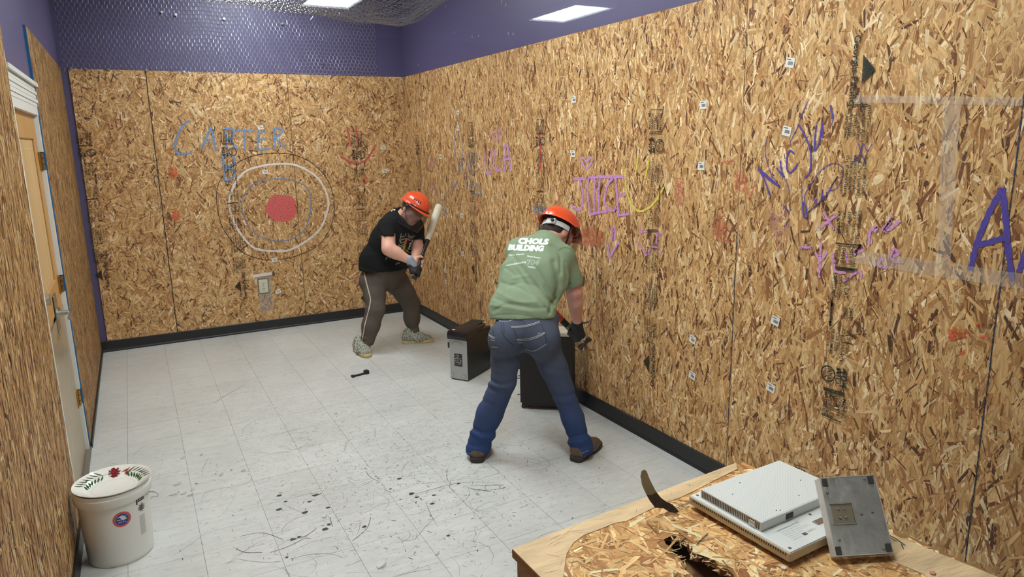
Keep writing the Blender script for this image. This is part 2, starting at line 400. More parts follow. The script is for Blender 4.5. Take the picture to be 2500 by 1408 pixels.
def drawing(name, wall, mat, strokes, w, org=(0, 0), s=1.0, label=None, closed=False, fill=None):
    """strokes in picture coordinates of a crop (origin org, scale s), laid on the wall they are drawn on"""
    mb = MB(); OFFS[0] = (OFFS[0]+1) % 9; off = .0034+OFFS[0]*.00012
    for st in strokes:
        pts = smooth_path([(x, y) for x, y in st], 7, closed)
        off += .00006; P = [wall.p(org[0]+q[0]/s, org[1]+q[1]/s, off) for q in pts]
        n = len(P); ww = [w*(.75+.35*math.sin(i*1.7+len(mb.v))*.5+.2) for i in range(n)]
        mb.ribbon(P, ww, wall.n)
    for (cx, cy, rx, ry) in (fill or []):
        ring = [(cx+rx*(1+.08*math.sin(5*t+cx)+.05*math.sin(11*t))*math.cos(t), cy+ry*(1+.08*math.sin(4*t+cy))*math.sin(t)) for t in np.linspace(0, 2*math.pi, 28, endpoint=False)]
        P = [wall.p(org[0]+a/s, org[1]+b/s, off) for a, b in ring]; mb.add(P, [tuple(range(28))])
    o = obj(name, mb, mat, wall.ob, fix=False)
    if label: o['label'] = label
    return o
K8 = dict(org=(370, 270), s=2.873)
drawing('chalk_lettering', WB, chalk['blue'], [
    [(265,70),(215,110),(180,180),(165,240),(175,290),(200,305),(285,297)],
    [(350,275),(385,190),(415,115)], [(415,115),(435,190),(450,285)], [(360,205),(440,205)],
    [(520,275),(525,190),(515,125)], [(505,132),(560,122),(580,150),(560,190),(525,200)], [(545,200),(605,275)],
    [(655,290),(650,140)], [(590,140),(710,137)],
    [(745,150),(747,275)], [(738,157),(800,145)], [(745,205),(800,200)], [(752,276),(830,265)],
    [(865,270),(860,130)], [(848,132),(900,120),(917,150),(865,190)], [(870,195),(905,230),(940,260)],
    [(515,498),(500,318)], [(488,326),(550,310),(582,340),(560,385),(510,395)], [(520,400),(580,420),(570,470),(515,498)]], .020, label='blue chalk lettering CARTER B', **K8)
drawing('bullseye_pencil_ring', WB, m_pen, [[(455,620),(480,490),(580,380),(720,315),(870,298),(1000,310),(1130,370),(1230,480),(1275,600),(1280,720),(1240,850),(1160,950),(1040,1010),(900,1043),(780,1042),(650,1000),(560,910),(490,800)]], .006, label='thin black outer ring of the bullseye', closed=True, **K8)
drawing('bullseye_white_ring', WB, chalk['white'], [[(545,650),(570,540),(640,440),(740,395),(900,372),(1020,385),(1140,450),(1210,540),(1240,640),(1225,730),(1180,830),(1090,910),(970,975),(870,985),(740,970),(670,920),(610,840),(570,760)]], .020, label='white chalk ring of the bullseye', closed=True, **K8)
drawing('bullseye_blue_ring', WB, chalk['grey blue'], [[(640,610),(690,540),(760,495),(860,480),(960,480),(1020,505),(1080,530),(1115,600),(1115,700),(1080,820),(1030,870),(970,905),(870,912),(780,890),(700,840),(655,760),(632,680)]], .014, label='blue chalk ring of the bullseye', closed=True, **K8)
drawing('bullseye_centre', WB, speckled('red chalk fill', (216, 98, 98), 110, .38, .12), [], .01, label='red chalk centre of the bullseye', fill=[(910, 683, 108, 100)], **K8)
drawing('chalk_face', WB, chalk['red'], [[(1370,115),(1385,180),(1400,250)], [(1430,105),(1440,170),(1450,235)], [(1330,320),(1390,360),(1460,368),(1520,330),(1572,238)]], .018, label='red chalk smiling face', **K8)
for q in ((150, 430, 32, 40), (170, 735, 30, 38), (1500, 487, 20, 28), (700, 640, 0, 0)):
    if q[2]: drawing('chalk_smudge', WB, chalk['orange'], [], .01, fill=[q], **K8)
K1 = dict(org=(1000, 200), s=2.816)
drawing('chalk_lettering', WR, chalk['violet'], [[(515,485),(522,560),(530,630)], [(530,630),(570,616)], [(560,465),(570,605)], [(588,462),(596,612)], [(596,612),(635,600)],
    [(655,615),(660,520),(658,432)], [(655,434),(676,432)], [(676,432),(688,520),(700,616)], [(652,532),(690,526)]], .022, label='violet chalk lettering LILA', **K1)
drawing('chalk_heart', WR, chalk['pink'], [[(602,415),(575,372),(583,345),(600,352),(610,376)], [(610,376),(615,340),(634,325),(632,362),(604,412)]], .012, label='small pink chalk heart above the violet lettering', **K1)
drawing('chalk_heart', WR, chalk['violet'], [[(1222,600),(1185,552),(1190,518),(1220,552)], [(1220,552),(1250,518),(1255,552),(1222,600)]], .014, label='violet chalk heart above the juice lettering', **K1)
drawing('chalk_lettering', WR, chalk['violet'], [[(1128,667),(1218,663)], [(1175,665),(1192,760),(1190,850),(1160,880),(1118,845)],
    [(1235,655),(1225,740),(1240,870),(1252,908)], [(1238,656),(1360,650),(1492,652)], [(1312,660),(1302,780),(1306,885)], [(1250,910),(1300,898),(1358,890)], [(1275,660),(1272,890)],
    [(1400,660),(1360,720),(1345,830),(1390,885),(1425,862)], [(1420,660),(1430,780),(1440,912)], [(1440,776),(1492,770)], [(1430,916),(1512,905)]], .020, label='violet chalk lettering JUICE', **K1)
drawing('chalk_face', WR, chalk['yellow'], [[(1576,508),(1566,570),(1554,642)], [(1650,528),(1636,600),(1620,666)], [(1485,600),(1490,720),(1520,820),(1575,885),(1640,870),(1700,810),(1752,722)]], .014, label='yellow chalk smiling face', **K1)
drawing('chalk_stroke', WR, chalk['red'], [[(898,335),(900,470),(902,600)]], .024, label='single upright red chalk stroke', **K1)
drawing('chalk_arrow', WR, chalk['violet'], [[(1390,990),(1396,1100)], [(1415,985),(1416,1085)], [(1362,1108),(1372,1160),(1380,1212)], [(1380,1212),(1405,1160),(1442,1098)]], .018, label='violet chalk arrow pointing down', **K1)
drawing('chalk_scribble', WR, chalk['faint red'], [[(1165,1110),(1190,1015),(1205,1110),(1225,1000),(1245,1120),(1270,1005),(1290,1135),(1325,1035),(1330,1120)], [(1160,1060),(1240,1040),(1330,1060)], [(1170,1090),(1250,1100),(1320,1110)], [(1155,900),(1165,960),(1160,1010)]], .045, **K1)
drawing('chalk_scribble', WR, chalk['pink'], [[(1585,985),(1592,1030),(1640,1022)], [(1690,1010),(1735,1050),(1690,1048)], [(1560,1105),(1600,1135),(1625,1190),(1650,1150)], [(1640,1190),(1680,1130),(1735,1185)], [(1700,1060),(1705,1150)]], .012, **K1)
drawing('chalk_scribble', WR, chalk['grey blue'], [[(312,345),(314,480),(318,625)], [(360,345),(364,480),(368,625)], [(342,560),(340,632)], [(385,632),(395,500),(410,615),(430,500)], [(425,585),(460,520),(445,485),(425,560),(435,640),(462,610)],
    [(278,690),(300,730),(330,680),(318,722)], [(395,742),(402,648),(432,720),(400,705)], [(440,772),(470,700),(492,772),(430,765)]], .014, **K1)
drawing('chalk_scribble', WR, chalk['faint pink'], [[(110,520),(130,600),(150,520),(160,600),(180,540),(200,600)], [(140,690),(155,760),(170,700),(190,780)]], .03, **K1)
drawing('chalk_scribble', WR, chalk['faint red'], [[(395,810),(420,860),(410,900)], [(455,800),(480,850),(460,920)], [(300,1000),(330,1040),(305,1060)], [(1010,720),(1030,800),(1005,830)], [(850,880),(870,930),(855,980),(900,900)], [(655,880),(660,940)], [(740,570),(735,650)]], .022, **K1)
drawing('chalk_scribble', WR, chalk['blue'], [[(850,850),(880,900),(900,850),(920,900),(935,860)], [(225,870),(262,905)]], .02, **K1)
KA = dict(org=(1740, 240), s=3.061)
drawing('marker_scrawl', WR, m_marker, [[(345,520),(395,620),(430,725)], [(345,522),(425,590),(508,667)], [(355,540),(430,610),(505,660)], [(482,520),(540,592)], [(540,592),(520,540),(508,465)],
    [(612,410),(580,390),(560,440),(558,520),(580,556),(620,522),(642,480)], [(645,195),(690,270),(730,370),(740,470),(725,560),(690,590)],
    [(780,200),(768,300),(765,392)], [(765,392),(800,330),(825,172)], [(822,180),(828,295)], [(885,50),(905,150)], [(905,150),(890,140)], [(680,770),(685,880),(712,880),(700,800)]], .0085, label='purple marker name scrawl', **KA)
drawing('marker_scrawl', WR, m_marker, [[(505,660),(440,560),(405,450),(395,370),(415,280)], [(580,330),(640,210),(670,120),(722,8)], [(722,8),(690,80),(668,128)], [(905,150),(885,222)],
    [(540,600),(570,660),(580,760),(575,852),(528,788)], [(535,800),(575,845)], [(670,620),(672,760),(680,880)], [(715,880),(690,740),(740,640),(810,540),(900,485),(970,510),(975,590),(930,670),(880,690)],
    [(680,870),(780,800),(760,740),(775,790),(810,770),(825,680),(830,760),(870,690),(940,580),(900,640),(860,720),(720,850)],
    [(1040,490),(1100,420),(1130,340),(1160,390),(1195,340)], [(1060,450),(1120,480)], [(1090,330),(1150,500)]], .0036, label='thin purple signature scrawl', **KA)
drawing('chalk_scribble', WR, chalk['pink'], [[(832,848),(870,915),(908,982)], [(935,868),(870,915),(800,976)], [(815,1070),(806,1200),(800,1342)], [(770,1150),(815,1205),(860,1140)], [(655,1110),(740,1115)],
    [(898,1150),(910,1230),(925,1290),(1000,1300)], [(1175,1092),(1180,1000),(1232,958),(1215,1000)], [(1270,985),(1330,915),(1350,895),(1290,985),(1330,975),(1408,910)], [(1000,1150),(1015,1232)], [(1060,1172),(1112,1090),(1075,1150),(1135,1130)],
    [(1290,1180),(1240,1240),(1310,1268)], [(1340,1185),(1390,1160),(1360,1125),(1338,1170),(1365,1215),(1420,1222)], [(980,1365),(1060,1310),(1102,1290),(1122,1342)]], .013, label='pink chalk lettering', **KA)
drawing('chalk_scribble', WR, chalk['faint pink'], [[(450,900),(480,1000),(510,1125)], [(510,1020),(570,920)], [(440,860),(500,900),(560,870)], [(430,830),(470,930)]], .022, **KA)
drawing('chalk_scribble', WR, chalk['faint red'], [[(50,490),(140,470),(175,490)], [(150,570),(260,600),(220,630),(300,620)], [(255,660),(280,760),(310,640)], [(30,870),(90,890),(60,800)], [(0,930),(40,950)], [(10,1050),(160,1070)]], .016, **KA)
K2 = dict(org=(1680, 60), s=2.133)
drawing('marker_letter', WR, m_marker, [[(1472,1280),(1500,1160),(1535,1060),(1585,950),(1642,852)], [(1640,852),(1655,1000),(1668,1150),(1690,1335)], [(1500,1152),(1580,1130),(1664,1104)]], .021, label='large purple marker letter A', **K2)
drawing('marker_letter', WR, m_marker, [[(1726,1288),(1745,1225),(1775,1120)]], .018, **K2)
drawing('chalk_smudge', WR, chalk['orange'], [], .01, org=(2100, 540), s=2.515, fill=[(575, 690, 38, 45), (640, 690, 34, 28), (628, 800, 20, 18), (730, 635, 22, 9), (765, 715, 30, 14)])
drawing('chalk_smudge', WR, chalk['faint red'], [], .01, fill=[(1660, 470, 12, 40), (1760, 560, 18, 30), (1810, 445, 16, 28)])
drawing('chalk_smudge', WL, chalk['faint pink'], [], .01, fill=[(22, 430, 5, 22), (12, 470, 5, 30), (18, 520, 6, 18)])
drawing('chalk_stroke', WL, chalk['faint red'], [[(47, 705), (52, 750), (57, 795)]], .05)
drawing('chalk_stroke', WL, chalk['white'], [[(84, 1065), (87, 1090)]], .03)
# seam chalk lines and cracks between the sheets
def seam(wall, u, mat, w=.006, z0=ZB, z1=ZT):
    p0 = np.array([XR, u, z0]) if wall is WR else np.array([u, YB, z0]); p1 = p0.copy(); p1[2] = z1
    pts = [p0+(p1-p0)*t+wall.n*.0032+wall.right*.0012*math.sin(t*40) for t in np.linspace(0, 1, 40)]
    obj('seam_line', MB().ribbon(pts, w, wall.n), mat, wall.ob, fix=False)
seam(WB, .224, m_pen, .007); seam(WB, 1.429, m_pen, .003)
seam(WR, 2.50, m_seamblue, .006, .3, 1.35); seam(WR, 1.287, m_seamblue, .006)

# ---- printed stamps (a column of text on every sheet, half of the sheets hung upside down)
G = lambda org, s: (lambda x, y: (org[0]+x/s, org[1]+y/s))
g1 = G((1980, 60), 3.3545); g2 = G((1980, 480), 2.4276)
STAMP = [(t, g1(*a), g1(*b), h, bd) for t, a, b, h, bd in [
    ('Georgia-Pacific', (372, 88), (322, 652), .040, .02), ('(This Side Down', (478, 660), (458, 970), .020, 0), ('Strength Axis)', (437, 668), (418, 960), .020, 0), ('(Spacing Req.', (400, 690), (384, 950), .020, 0),
    ('1/8 Inch', (362, 740), (352, 915), .022, 0), ('At Ends', (330, 720), (312, 910), .022, 0), ('And Sides', (294, 740), (280, 930), .022, 0),
    ('(Este Lado Abajo', (450, 1070), (425, 1390), .020, 0), ('Eje De Fuerza)', (402, 1070), (386, 1400), .020, 0), ('Espacio Requer.', (366, 1070), (350, 1400), .018, 0), ('1/8 Pulgada', (328, 1120), (320, 1350), .018, 0), ('En Extremos', (300, 1070), (280, 1390), .020, 0), ('Y Al Costado', (256, 1150), (246, 1385), .018, 0)]]
STAMP += [(t, g2(*a), g2(*b), h, bd) for t, a, b, h, bd in [
    ('Cote Dessous', (292, 80), (277, 250), .020, 0), ('Axe De Force', (265, 80), (242, 260), .020, 0), ('1/8 Pouce', (228, 90), (213, 235), .020, 0), ('Aux Bouts', (196, 90), (182, 225), .020, 0), ('Et Cotes', (168, 85), (157, 215), .020, 0),
    ('Time-1', (157, 288), (142, 392), .024, 0), ('04518', (192, 300), (180, 390), .026, 0), ('2021 21', (235, 300), (238, 400), .026, 0),
    ('SHEATHING', (170, 460), (156, 592), .026, .005), ('EXPOSURE 1', (141, 450), (126, 592), .026, .005), ('7/16 CAT', (208, 470), (200, 600), .03, .01), ('24/16', (235, 655), (228, 720), .024, 0), ('INCH', (203, 655), (196, 716), .024, 0),
    ('HUD-UM-40', (131, 780), (114, 925), .022, 0), ('CSA 0325', (160, 800), (142, 910), .022, 0), ('1R24/2F16/W24', (193, 765), (174, 972), .022, 0), ('SPACING', (222, 830), (208, 930), .018, 0), ('PS 2-18', (106, 795), (99, 880), .018, 0),
    ('404', (188, 1010), (180, 1130), .044, .02), ('MILL', (160, 1010), (152, 1120), .026, 0), ('MADE IN', (198, 1195), (182, 1305), .022, 0), ('CANADA', (170, 1185), (155, 1295), .024, 0), ('WITH', (143, 1172), (134, 1250), .022, 0), ('IMPORTED', (117, 1160), (98, 1282), .024, 0), ('MATERIALS', (90, 1152), (69, 1280), .024, 0), ('APA', (106, 1012), (100, 1080), .030, .01)]]
SLINE = [(g1(310, 660), g1(480, 655), .006), (g2(155, 275), g2(290, 287), .007), (g2(150, 415), g2(282, 432), .009), (g2(152, 425), g2(260, 436), .007), (g2(80, 1128), g2(208, 1166), .008), (g2(82, 1138), g2(206, 1178), .008), (g2(70, 1285), g2(185, 1335), .006), (g2(131, 615), g2(121, 765), .010)]
STRI = [g1(440, 245), g1(425, 485), g1(537, 365)]
SARR = [[g2(122, 650), g2(141, 650), g2(133, 610)], [g2(111, 735), g2(130, 735), g2(119, 770)]]
_ref = WR.p(*g1(372, 88))
def st_uv(q):     # wall coordinates of the stamp: u across (to the right), v downwards, metres
    p = WR.p(*q); return np.array([-(p[1]-_ref[1]), _ref[2]-p[2]])
def stamp(wall, origin, sign, mat, label=None, vscale=1.0, uscale=1.0):
    """origin = wall point of the stamp's head; sign +1 reads downwards, -1 is the same print turned upside down"""
    mb = MB(); R_, D_, N_ = wall.right, -UZ, wall.n; k = [0]
    def P(uv): k[0] += 1; return origin+sign*(R_*uv[0]*uscale+D_*uv[1]*vscale)+N_*.0044
    for t, a, b, h, bd in STAMP:
        a, b = st_uv(a), st_uv(b); bd = bd or .012; v, f = text_cache.setdefault((t, bd), None) or text_mesh(t, bd)
        text_cache[(t, bd)] = (v, f); L = np.linalg.norm(b-a); d = (b-a)/L; up = np.array([d[1], -d[0]])
        up = up if up[0] > 0 else -up
        W_ = v[:, 0].max(); V3 = [P(a+d*(x/W_*L)+up*(y*h*.72)) for x, y in v]; mb.add(V3, f)
    for a, b, w in SLINE:
        a, b = st_uv(a), st_uv(b); mb.ribbon([P(a), P((a+b)/2), P(b)], w if vscale == 1.0 else w*.6, N_)
    mb.add([P(st_uv(q)) for q in STRI], [(0, 1, 2)])
    for tr in SARR: mb.add([P(st_uv(q)) for q in tr], [(0, 1, 2)])
    c = st_uv(g2(108, 1046)); mb.ribbon([P(c+.034*np.array([math.cos(t), math.sin(t)])) for t in np.linspace(0, 6.4, 25)], .007, N_)
    o = obj('printed_stamp', mb, mat, wall.ob, fix=False)
    if label: o['label'] = label
text_cache = {}
stamp(WR, WR.p(*g1(372, 88)), 1, m_ink2, 'column of black mill stamp reading Georgia-Pacific')
H_ = 1.0
def col(wall, head, tail, mat):   # head = pixel of the printed name's outer end, tail = other end of the column
    a, b = wall.p(*head), wall.p(*tail); ln = abs(a[2]-b[2]); full = st_uv(g2(70, 1285))[1]
    stamp(wall, a, -1 if a[2] < b[2] else 1, mat, vscale=ln/full)
col(WR, (1598, 945), (1606, 268), m_ink); col(WR, (1166, 690), (1150, 300), m_ink); col(WR, (1330, 700), (1336, 292), m_ink); col(WR, (1037, 640), (1040, 330), m_ink)
col(WB, (603, 730), (545, 318), m_ink); col(WB, (905, 760), (855, 322), m_ink); col(WB, (268, 700), (222, 325), m_ink)

# ---- barcode stickers
m_stick = pm('sticker paper', (232, 232, 228), .5); m_bar = pm('sticker print', (60, 62, 66), .6)
def sticker(wall, px, py, w, h, rot, label, group):
    p = wall.p(px, py, .0032); R_, N_ = wall.right, wall.n
    c, s = math.cos(rot), math.sin(rot); a = R_*c+UZ*s; b = UZ*c-R_*s
    t = thing('barcode_sticker', label, 'sticker', p, group)
    obj('paper', MB().obox(-a*w/2-b*h/2, a*w, b*h, N_*.0012), m_stick, t)
    m = MB(); o = N_*.0018
    for i in range(7):
        x = (-.18+i*.08)*w; m.add([a*x-b*.22*h+o, a*(x+.045*w)-b*.22*h+o, a*(x+.045*w)+b*.12*h+o, a*x+b*.12*h+o], [(0, 1, 2, 3)])
    m.add([a*-.4*w+b*.28*h+o, a*.1*w+b*.28*h+o, a*.1*w+b*.36*h+o, a*-.4*w+b*.36*h+o], [(0, 1, 2, 3)])
    obj('barcode', m, m_bar, t, fix=False)
LR, LB = 'small white barcode sticker on the long chipboard wall with chalk lettering', 'small white barcode sticker on the chipboard wall with the bullseye'
LBAT = 'small white barcode sticker on the chipboard corner behind the man with the bat'
near_ = {(636,311): 'scribbled white sticker above the blue chalk lettering', (647,419): 'white barcode sticker inside the rings of the bullseye', (670,634): 'white barcode sticker just under the black bullseye ring', (679,711): 'tilted white barcode sticker beside the power outlet', (935,360): 'small white barcode sticker beside the red chalk face', (939,417): 'small white barcode sticker beside the red chalk face'}
big = {(1402,243): 'white barcode sticker high above the violet juice lettering', (1400,375): 'white barcode sticker beside the violet heart over the juice lettering', (1718,256): 'white barcode sticker high on the chipboard above the purple scrawl', (1119,274): 'small white barcode sticker above the grey blue chalk scrawl', (1119,312): 'small white barcode sticker above the grey blue chalk scrawl',
    (1076,382): LBAT, (1081,479): LBAT, (1128,526): LBAT, (1130,619): LBAT, (1088,660): LBAT, (1089,687): LBAT, (1894,783): 'white barcode sticker low on the chipboard beside the printed arrow stamp', (1883,946): 'white barcode sticker low on the chipboard beside the printed circle stamp', (1692,828): 'white barcode sticker low beside the blue chalked seam', (1691,916): 'white barcode sticker low beside the blue chalked seam', (1930, 153): 'torn white barcode sticker beside the dark green printed mill stamp', (1922, 320): 'white barcode sticker just above the purple marker scrawl', (1713, 405): 'white barcode sticker beside the faint red smudge and purple scrawl'}
for px, py, r in [(1930,153,-.2),(1718,256,0),(1402,243,0),(1922,320,-.2),(1713,405,0),(1119,274,0),(1119,312,0),(1400,375,0),(1076,382,0),(1081,479,0),(1128,526,0),(1130,619,0),(1088,660,0),(1089,687,0),(1894,783,-.2),(1692,828,-.25),(1691,916,-.2),(1883,946,-.2)]:
    sticker(WR, px, py, .048, .042, r, big.get((px, py), LR), 'barcode stickers on the long chipboard wall')
for px, py, r in [(636,311,.1),(647,419,0),(670,634,0),(679,711,.25),(935,360,0),(939,417,0)]:
    sticker(WB, px, py, .052, .038, r, near_.get((px, py), LB), 'barcode stickers on the bullseye wall')

# ---- strips of clear packing tape over the long wall
m_ptape = pm('clear packing tape', (232, 226, 216), .25, alpha=.13)
def tapestrip(px4):
    q = [WR.p(*z, .0052) for z in px4]
    tag(obj('packing_tape', MB().hexa(q+[p_+NX*.0003 for p_ in q]), m_ptape), 'wide clear packing tape stuck on the chipboard beside the purple letter A', 'tape', 'clear tape strips on the chipboard')
tapestrip([(2288, 640), (2322, 646), (2348, 250), (2306, 250)]); tapestrip([(2080, 640), (2500, 706), (2500, 668), (2105, 612)]); tapestrip([(2085, 250), (2500, 258), (2500, 238), (2085, 232)])

# ---- outlet on the back wall with a tape strip and a clear cover
t = thing('wall_outlet', 'beige double power outlet in the chipboard below the bullseye', 'outlet', at(643, 698, 1, YB)+NYm*.0028)
m_iv = pm('ivory plastic', (212, 208, 186), .4); m_dk = pm('dark slot', (40, 38, 36), .7)
obj('box_cutout', MB().box(-.052, .052, -.001, .002, -.078, .078), m_dk, t)
obj('cover_plate', MB().box(-.042, .042, -.007, -.001, -.066, .066), m_iv, t, bevel=.003)
for dz in (-.028, .028):
    so = obj('socket', MB().tube([(0, -.007, dz), (0, -.0095, dz)], .021, 16), m_iv, t)
    s_ = MB()
    for dx in (-.008, .006): s_.box(dx, dx+.0035, -.0102, -.0094, dz-.002, dz+.011)
    s_.tube([(0, -.0094, dz-.011), (0, -.0102, dz-.011)], .0035, 8); obj('slots', s_, m_dk, so)
obj('screw', MB().tube([(0, -.007, 0), (0, -.009, 0)], .004, 10), pm('steel', (160, 160, 160), .3, 1), t)
a, b = WB.p(617, 674, .004), WB.p(664, 667, .004)
tag(obj('tape_strip', MB().obox(a-UZ*.014, b-a, UZ*.028, NYm*.0012), pm('white tape', (222, 218, 214), .5)), 'short white tape strip above the power outlet', 'tape')
m_clear = pm('dull clear plastic', (190, 186, 180), .12, alpha=.22)
q = [WB.p(*z, .006) for z in ((628, 676), (660, 672), (668, 756), (634, 762))]
tag(obj('clear_sheet', MB().hexa([q[3], q[2], q[1], q[0]]+[p_+NYm*.0008 for p_ in (q[3], q[2], q[1], q[0])]), m_clear), 'dull clear plastic strip hanging below the power outlet', 'plastic sheet')

# ================================================================== DOOR IN THE LEFT WALL
m_white = pm('white trim paint', (222, 223, 220), .4); m_wood = pm('pale maple veneer', (206, 172, 122), .4, var=.12, scale=14, stretch=(1, 1, .06)); m_woodd = pm('honey maple edge', (190, 145, 88), .42, var=.12, scale=16, stretch=(1, 1, .06))
m_brass = pm('brass', (176, 134, 62), .32, .9); m_chrome = pm('brushed nickel', (190, 192, 196), .25, 1.0); m_kick = pm('scuffed kick plate', (176, 160, 130), .3, .35, var=.15, scale=9)
m_tape = pm('blue masking tape', (22, 92, 140), .6)
x0 = XL-.012
door = tag(obj('door_1', MB().box(x0-.055, x0-.022, 3.83, 4.76, .012, 2.0), m_wood), kind='structure')
def dpart(n, mb, m, **k): return obj(n, mb, m, door, **k)
for y0, y1, z0, z1 in ((3.83, 3.95, .01, 2.0), (4.62, 4.76, .01, 2.0), (3.95, 4.62, 1.87, 2.0), (3.95, 4.62, .95, 1.10)):
    dpart('stile', MB().box(x0-.022, x0-.013, y0, y1, z0, z1), m_woodd if y0 != 3.83 else m_wood, bevel=.003)
dpart('panel', MB().box(x0-.024, x0-.019, 3.99, 4.58, 1.14, 1.82), m_wood, bevel=.004)
dpart('kick_plate', MB().box(x0-.013, x0-.010, 3.84, 4.75, .02, .93), m_kick)
kh = MB().box(x0-.010, x0-.004, 4.30, 4.42, .86, 1.06); dpart('lever_plate', kh, m_chrome, bevel=.006)
hp = at(150, 770, 0, x0+.05)
lv = MB().tube([(x0-.008, 4.36, .955), (x0+.045, 4.36, .955), (x0+.056, 4.352, .955), (x0+.058, 4.33, .955), (x0+.056, 4.22, .95)], [.014, .012, .011, .011, .009], 12)
lvr = dpart('door_lever', lv, m_chrome, smooth=40); obj('rosette', MB().tube([(x0-.009, 4.36, .955), (x0, 4.36, .955)], .03, 20), m_chrome, lvr)
dpart('deadbolt', MB().tube([(x0-.012, 3.99, 1.10), (x0+.010, 3.99, 1.10)], .028, 18), m_chrome, smooth=40)
# casing: side trims, header; far jamb is cut at the hinges
tr1 = struct('trim_1', MB().box(x0-.06, x0+.012, 3.735, 3.79, 0, 2.03).box(x0-.06, x0-.002, 3.79, 3.83, 0, 2.03), m_white)
hd = MB().box(x0-.06, x0+.010, 3.735, 4.83, 2.0, 2.045)
for i in range(5): hd.box(x0-.06, x0+.012+.002*(i % 2), 3.72, 4.84, 2.045+i*.022, 2.063+i*.022)
hd.box(x0-.06, x0+.026, 3.70, 4.845, 2.155, 2.175)
struct('trim_2', hd, m_white)
jm = MB(); hz = [(.30, .40), (1.00, 1.10), (1.70, 1.80)]; zz = 0
hinges = []
for a, b in hz+[(2.0, 2.0)]:
    jm.box(x0-.06, x0+.008, 4.762, 4.802, zz, a); zz = b
struct('trim_3', jm, m_white)
struct('trim_4', MB().box(x0-.06, x0-.012, 4.764, 4.80, 0, 2.0), m_woodd)
for a, b in hz:
    h = dpart('hinge', MB().box(x0-.012, x0-.006, 4.70, 4.80, a, b), m_brass); 
    kn = MB()
    for i in range(3): kn.tube([(x0-.002, 4.762, a+.003+i*.032), (x0-.002, 4.762, a+.031+i*.032)], .009, 10)
    obj('knuckle', kn, m_brass, h)
struct('trim_5', MB().box(XL-.0125, XL+.0015, 4.792, 4.806, 2.02, 2.48).box(XL-.0125, XL+.0022, 4.797, 4.802, .02, 2.02), m_tape)
th_ = struct('trim_6', MB().box(x0-.06, x0+.02, 3.735, 4.83, 0, .012), pm('threshold metal', (150, 146, 138), .4, .6))
struct('baseboard_left', MB().box(XL+.007, XL+.019, YG+.06, 3.70, 0, .09), m_base)
struct('trim_7', MB().box(XL-.010, XL+.012, 4.81, YB-.02, 0, .035), m_base)

# ================================================================== HEXAGONAL WIRE NET
m_wire = pm('galvanised wire', (150, 152, 158), .4, .85)
def hexnet(nu, nv, cell, fn, r=.0011, sides=3, seed=1):
    """hexagon wire over an nu x nv lattice; fn maps flat (u, v) metres to a point"""
    rg = np.random.default_rng(seed); mb = MB(); a = cell/math.sqrt(3)
    for i in range(nu):
        for j in range(nv):
            cx = i*cell+(cell/2 if j % 2 else 0); cy = j*a*1.5
            p = [(cx, cy+a), (cx+cell/2, cy+a/2), (cx+cell/2, cy-a/2), (cx, cy-a)]
            for q in range(3):
                A, B = fn(*p[q]), fn(*p[q+1])
                if A is None or B is None: continue
                d = B-A; L = np.linalg.norm(d)
                if L < 1e-5: continue
                d /= L; n1 = np.cross(d, (.3, .5, .81)); n1 /= np.linalg.norm(n1); n2 = np.cross(d, n1); k = len(mb.v); rr = r*(1.5 if q == 1 else 1)
                for P_ in (A, B):
                    for t in range(sides):
                        an = 2*math.pi*t/sides; mb.v.append(tuple(P_+rr*(math.cos(an)*n1+math.sin(an)*n2)))
                for t in range(sides): mb.f.append((k+t, k+(t+1) % sides, k+sides+(t+1) % sides, k+sides+t))
    return mb
def wallnet(u, v):
    x = XL+.01+u; z = ZT-.005+v
    if x > 2.345 or z > 3.4: return None
    bul = .012+.010*math.sin(x*5.1+1)*math.sin(z*7)+.004*math.sin(x*31+z*17)+.05*max(0, z-2.95)
    return np.array([x+.004*math.sin(z*23), YB+.010-bul, z+.004*math.sin(x*19)])
wn = obj('wire_net', hexnet(70, 29, .0395, wallnet, .0012), pm('bright galvanised wire', (196, 198, 210), .4, .8), fix=False)
tag(wn, 'hexagonal wire net stretched over the purple wall above the bullseye', 'wire net')
ZX = [-.6, -.1, .66, 1.26, 1.9, 2.08, 2.24, 2.40, 2.52]; ZZ = [3.30, 2.92, 2.765, 2.715, 2.665, 2.73, 2.86, 3.10, 3.42]
def drape(ph, up, yc):
    def fn(u, v):
        x = -.1+u; y = 3.95+v
        if x > 2.5 or y > 6.5: return None
        zb = np.interp(x, ZX, ZZ)+up; s = min(1., abs(y-yc)/1.25)
        z = zb+(3.41-zb)*s**2+.014*math.sin(x*13+ph)*math.sin(y*9+ph)+.006*math.sin(x*37+y*29+ph)
        return np.array([x+.01*math.sin(y*11+ph), y+.01*math.sin(x*15+ph), min(z, 3.43)])
    return fn
net = hexnet(60, 68, .045, drape(0, 0, 5.2), .0011); n2 = hexnet(60, 68, .043, drape(1.7, .03, 5.25), .0011); net.add(n2.v, n2.f)
hn = obj('sagging_wire_net', net, m_wire, fix=False)
tag(hn, 'tangled wire net sagging from the ceiling under the lights', 'wire net')
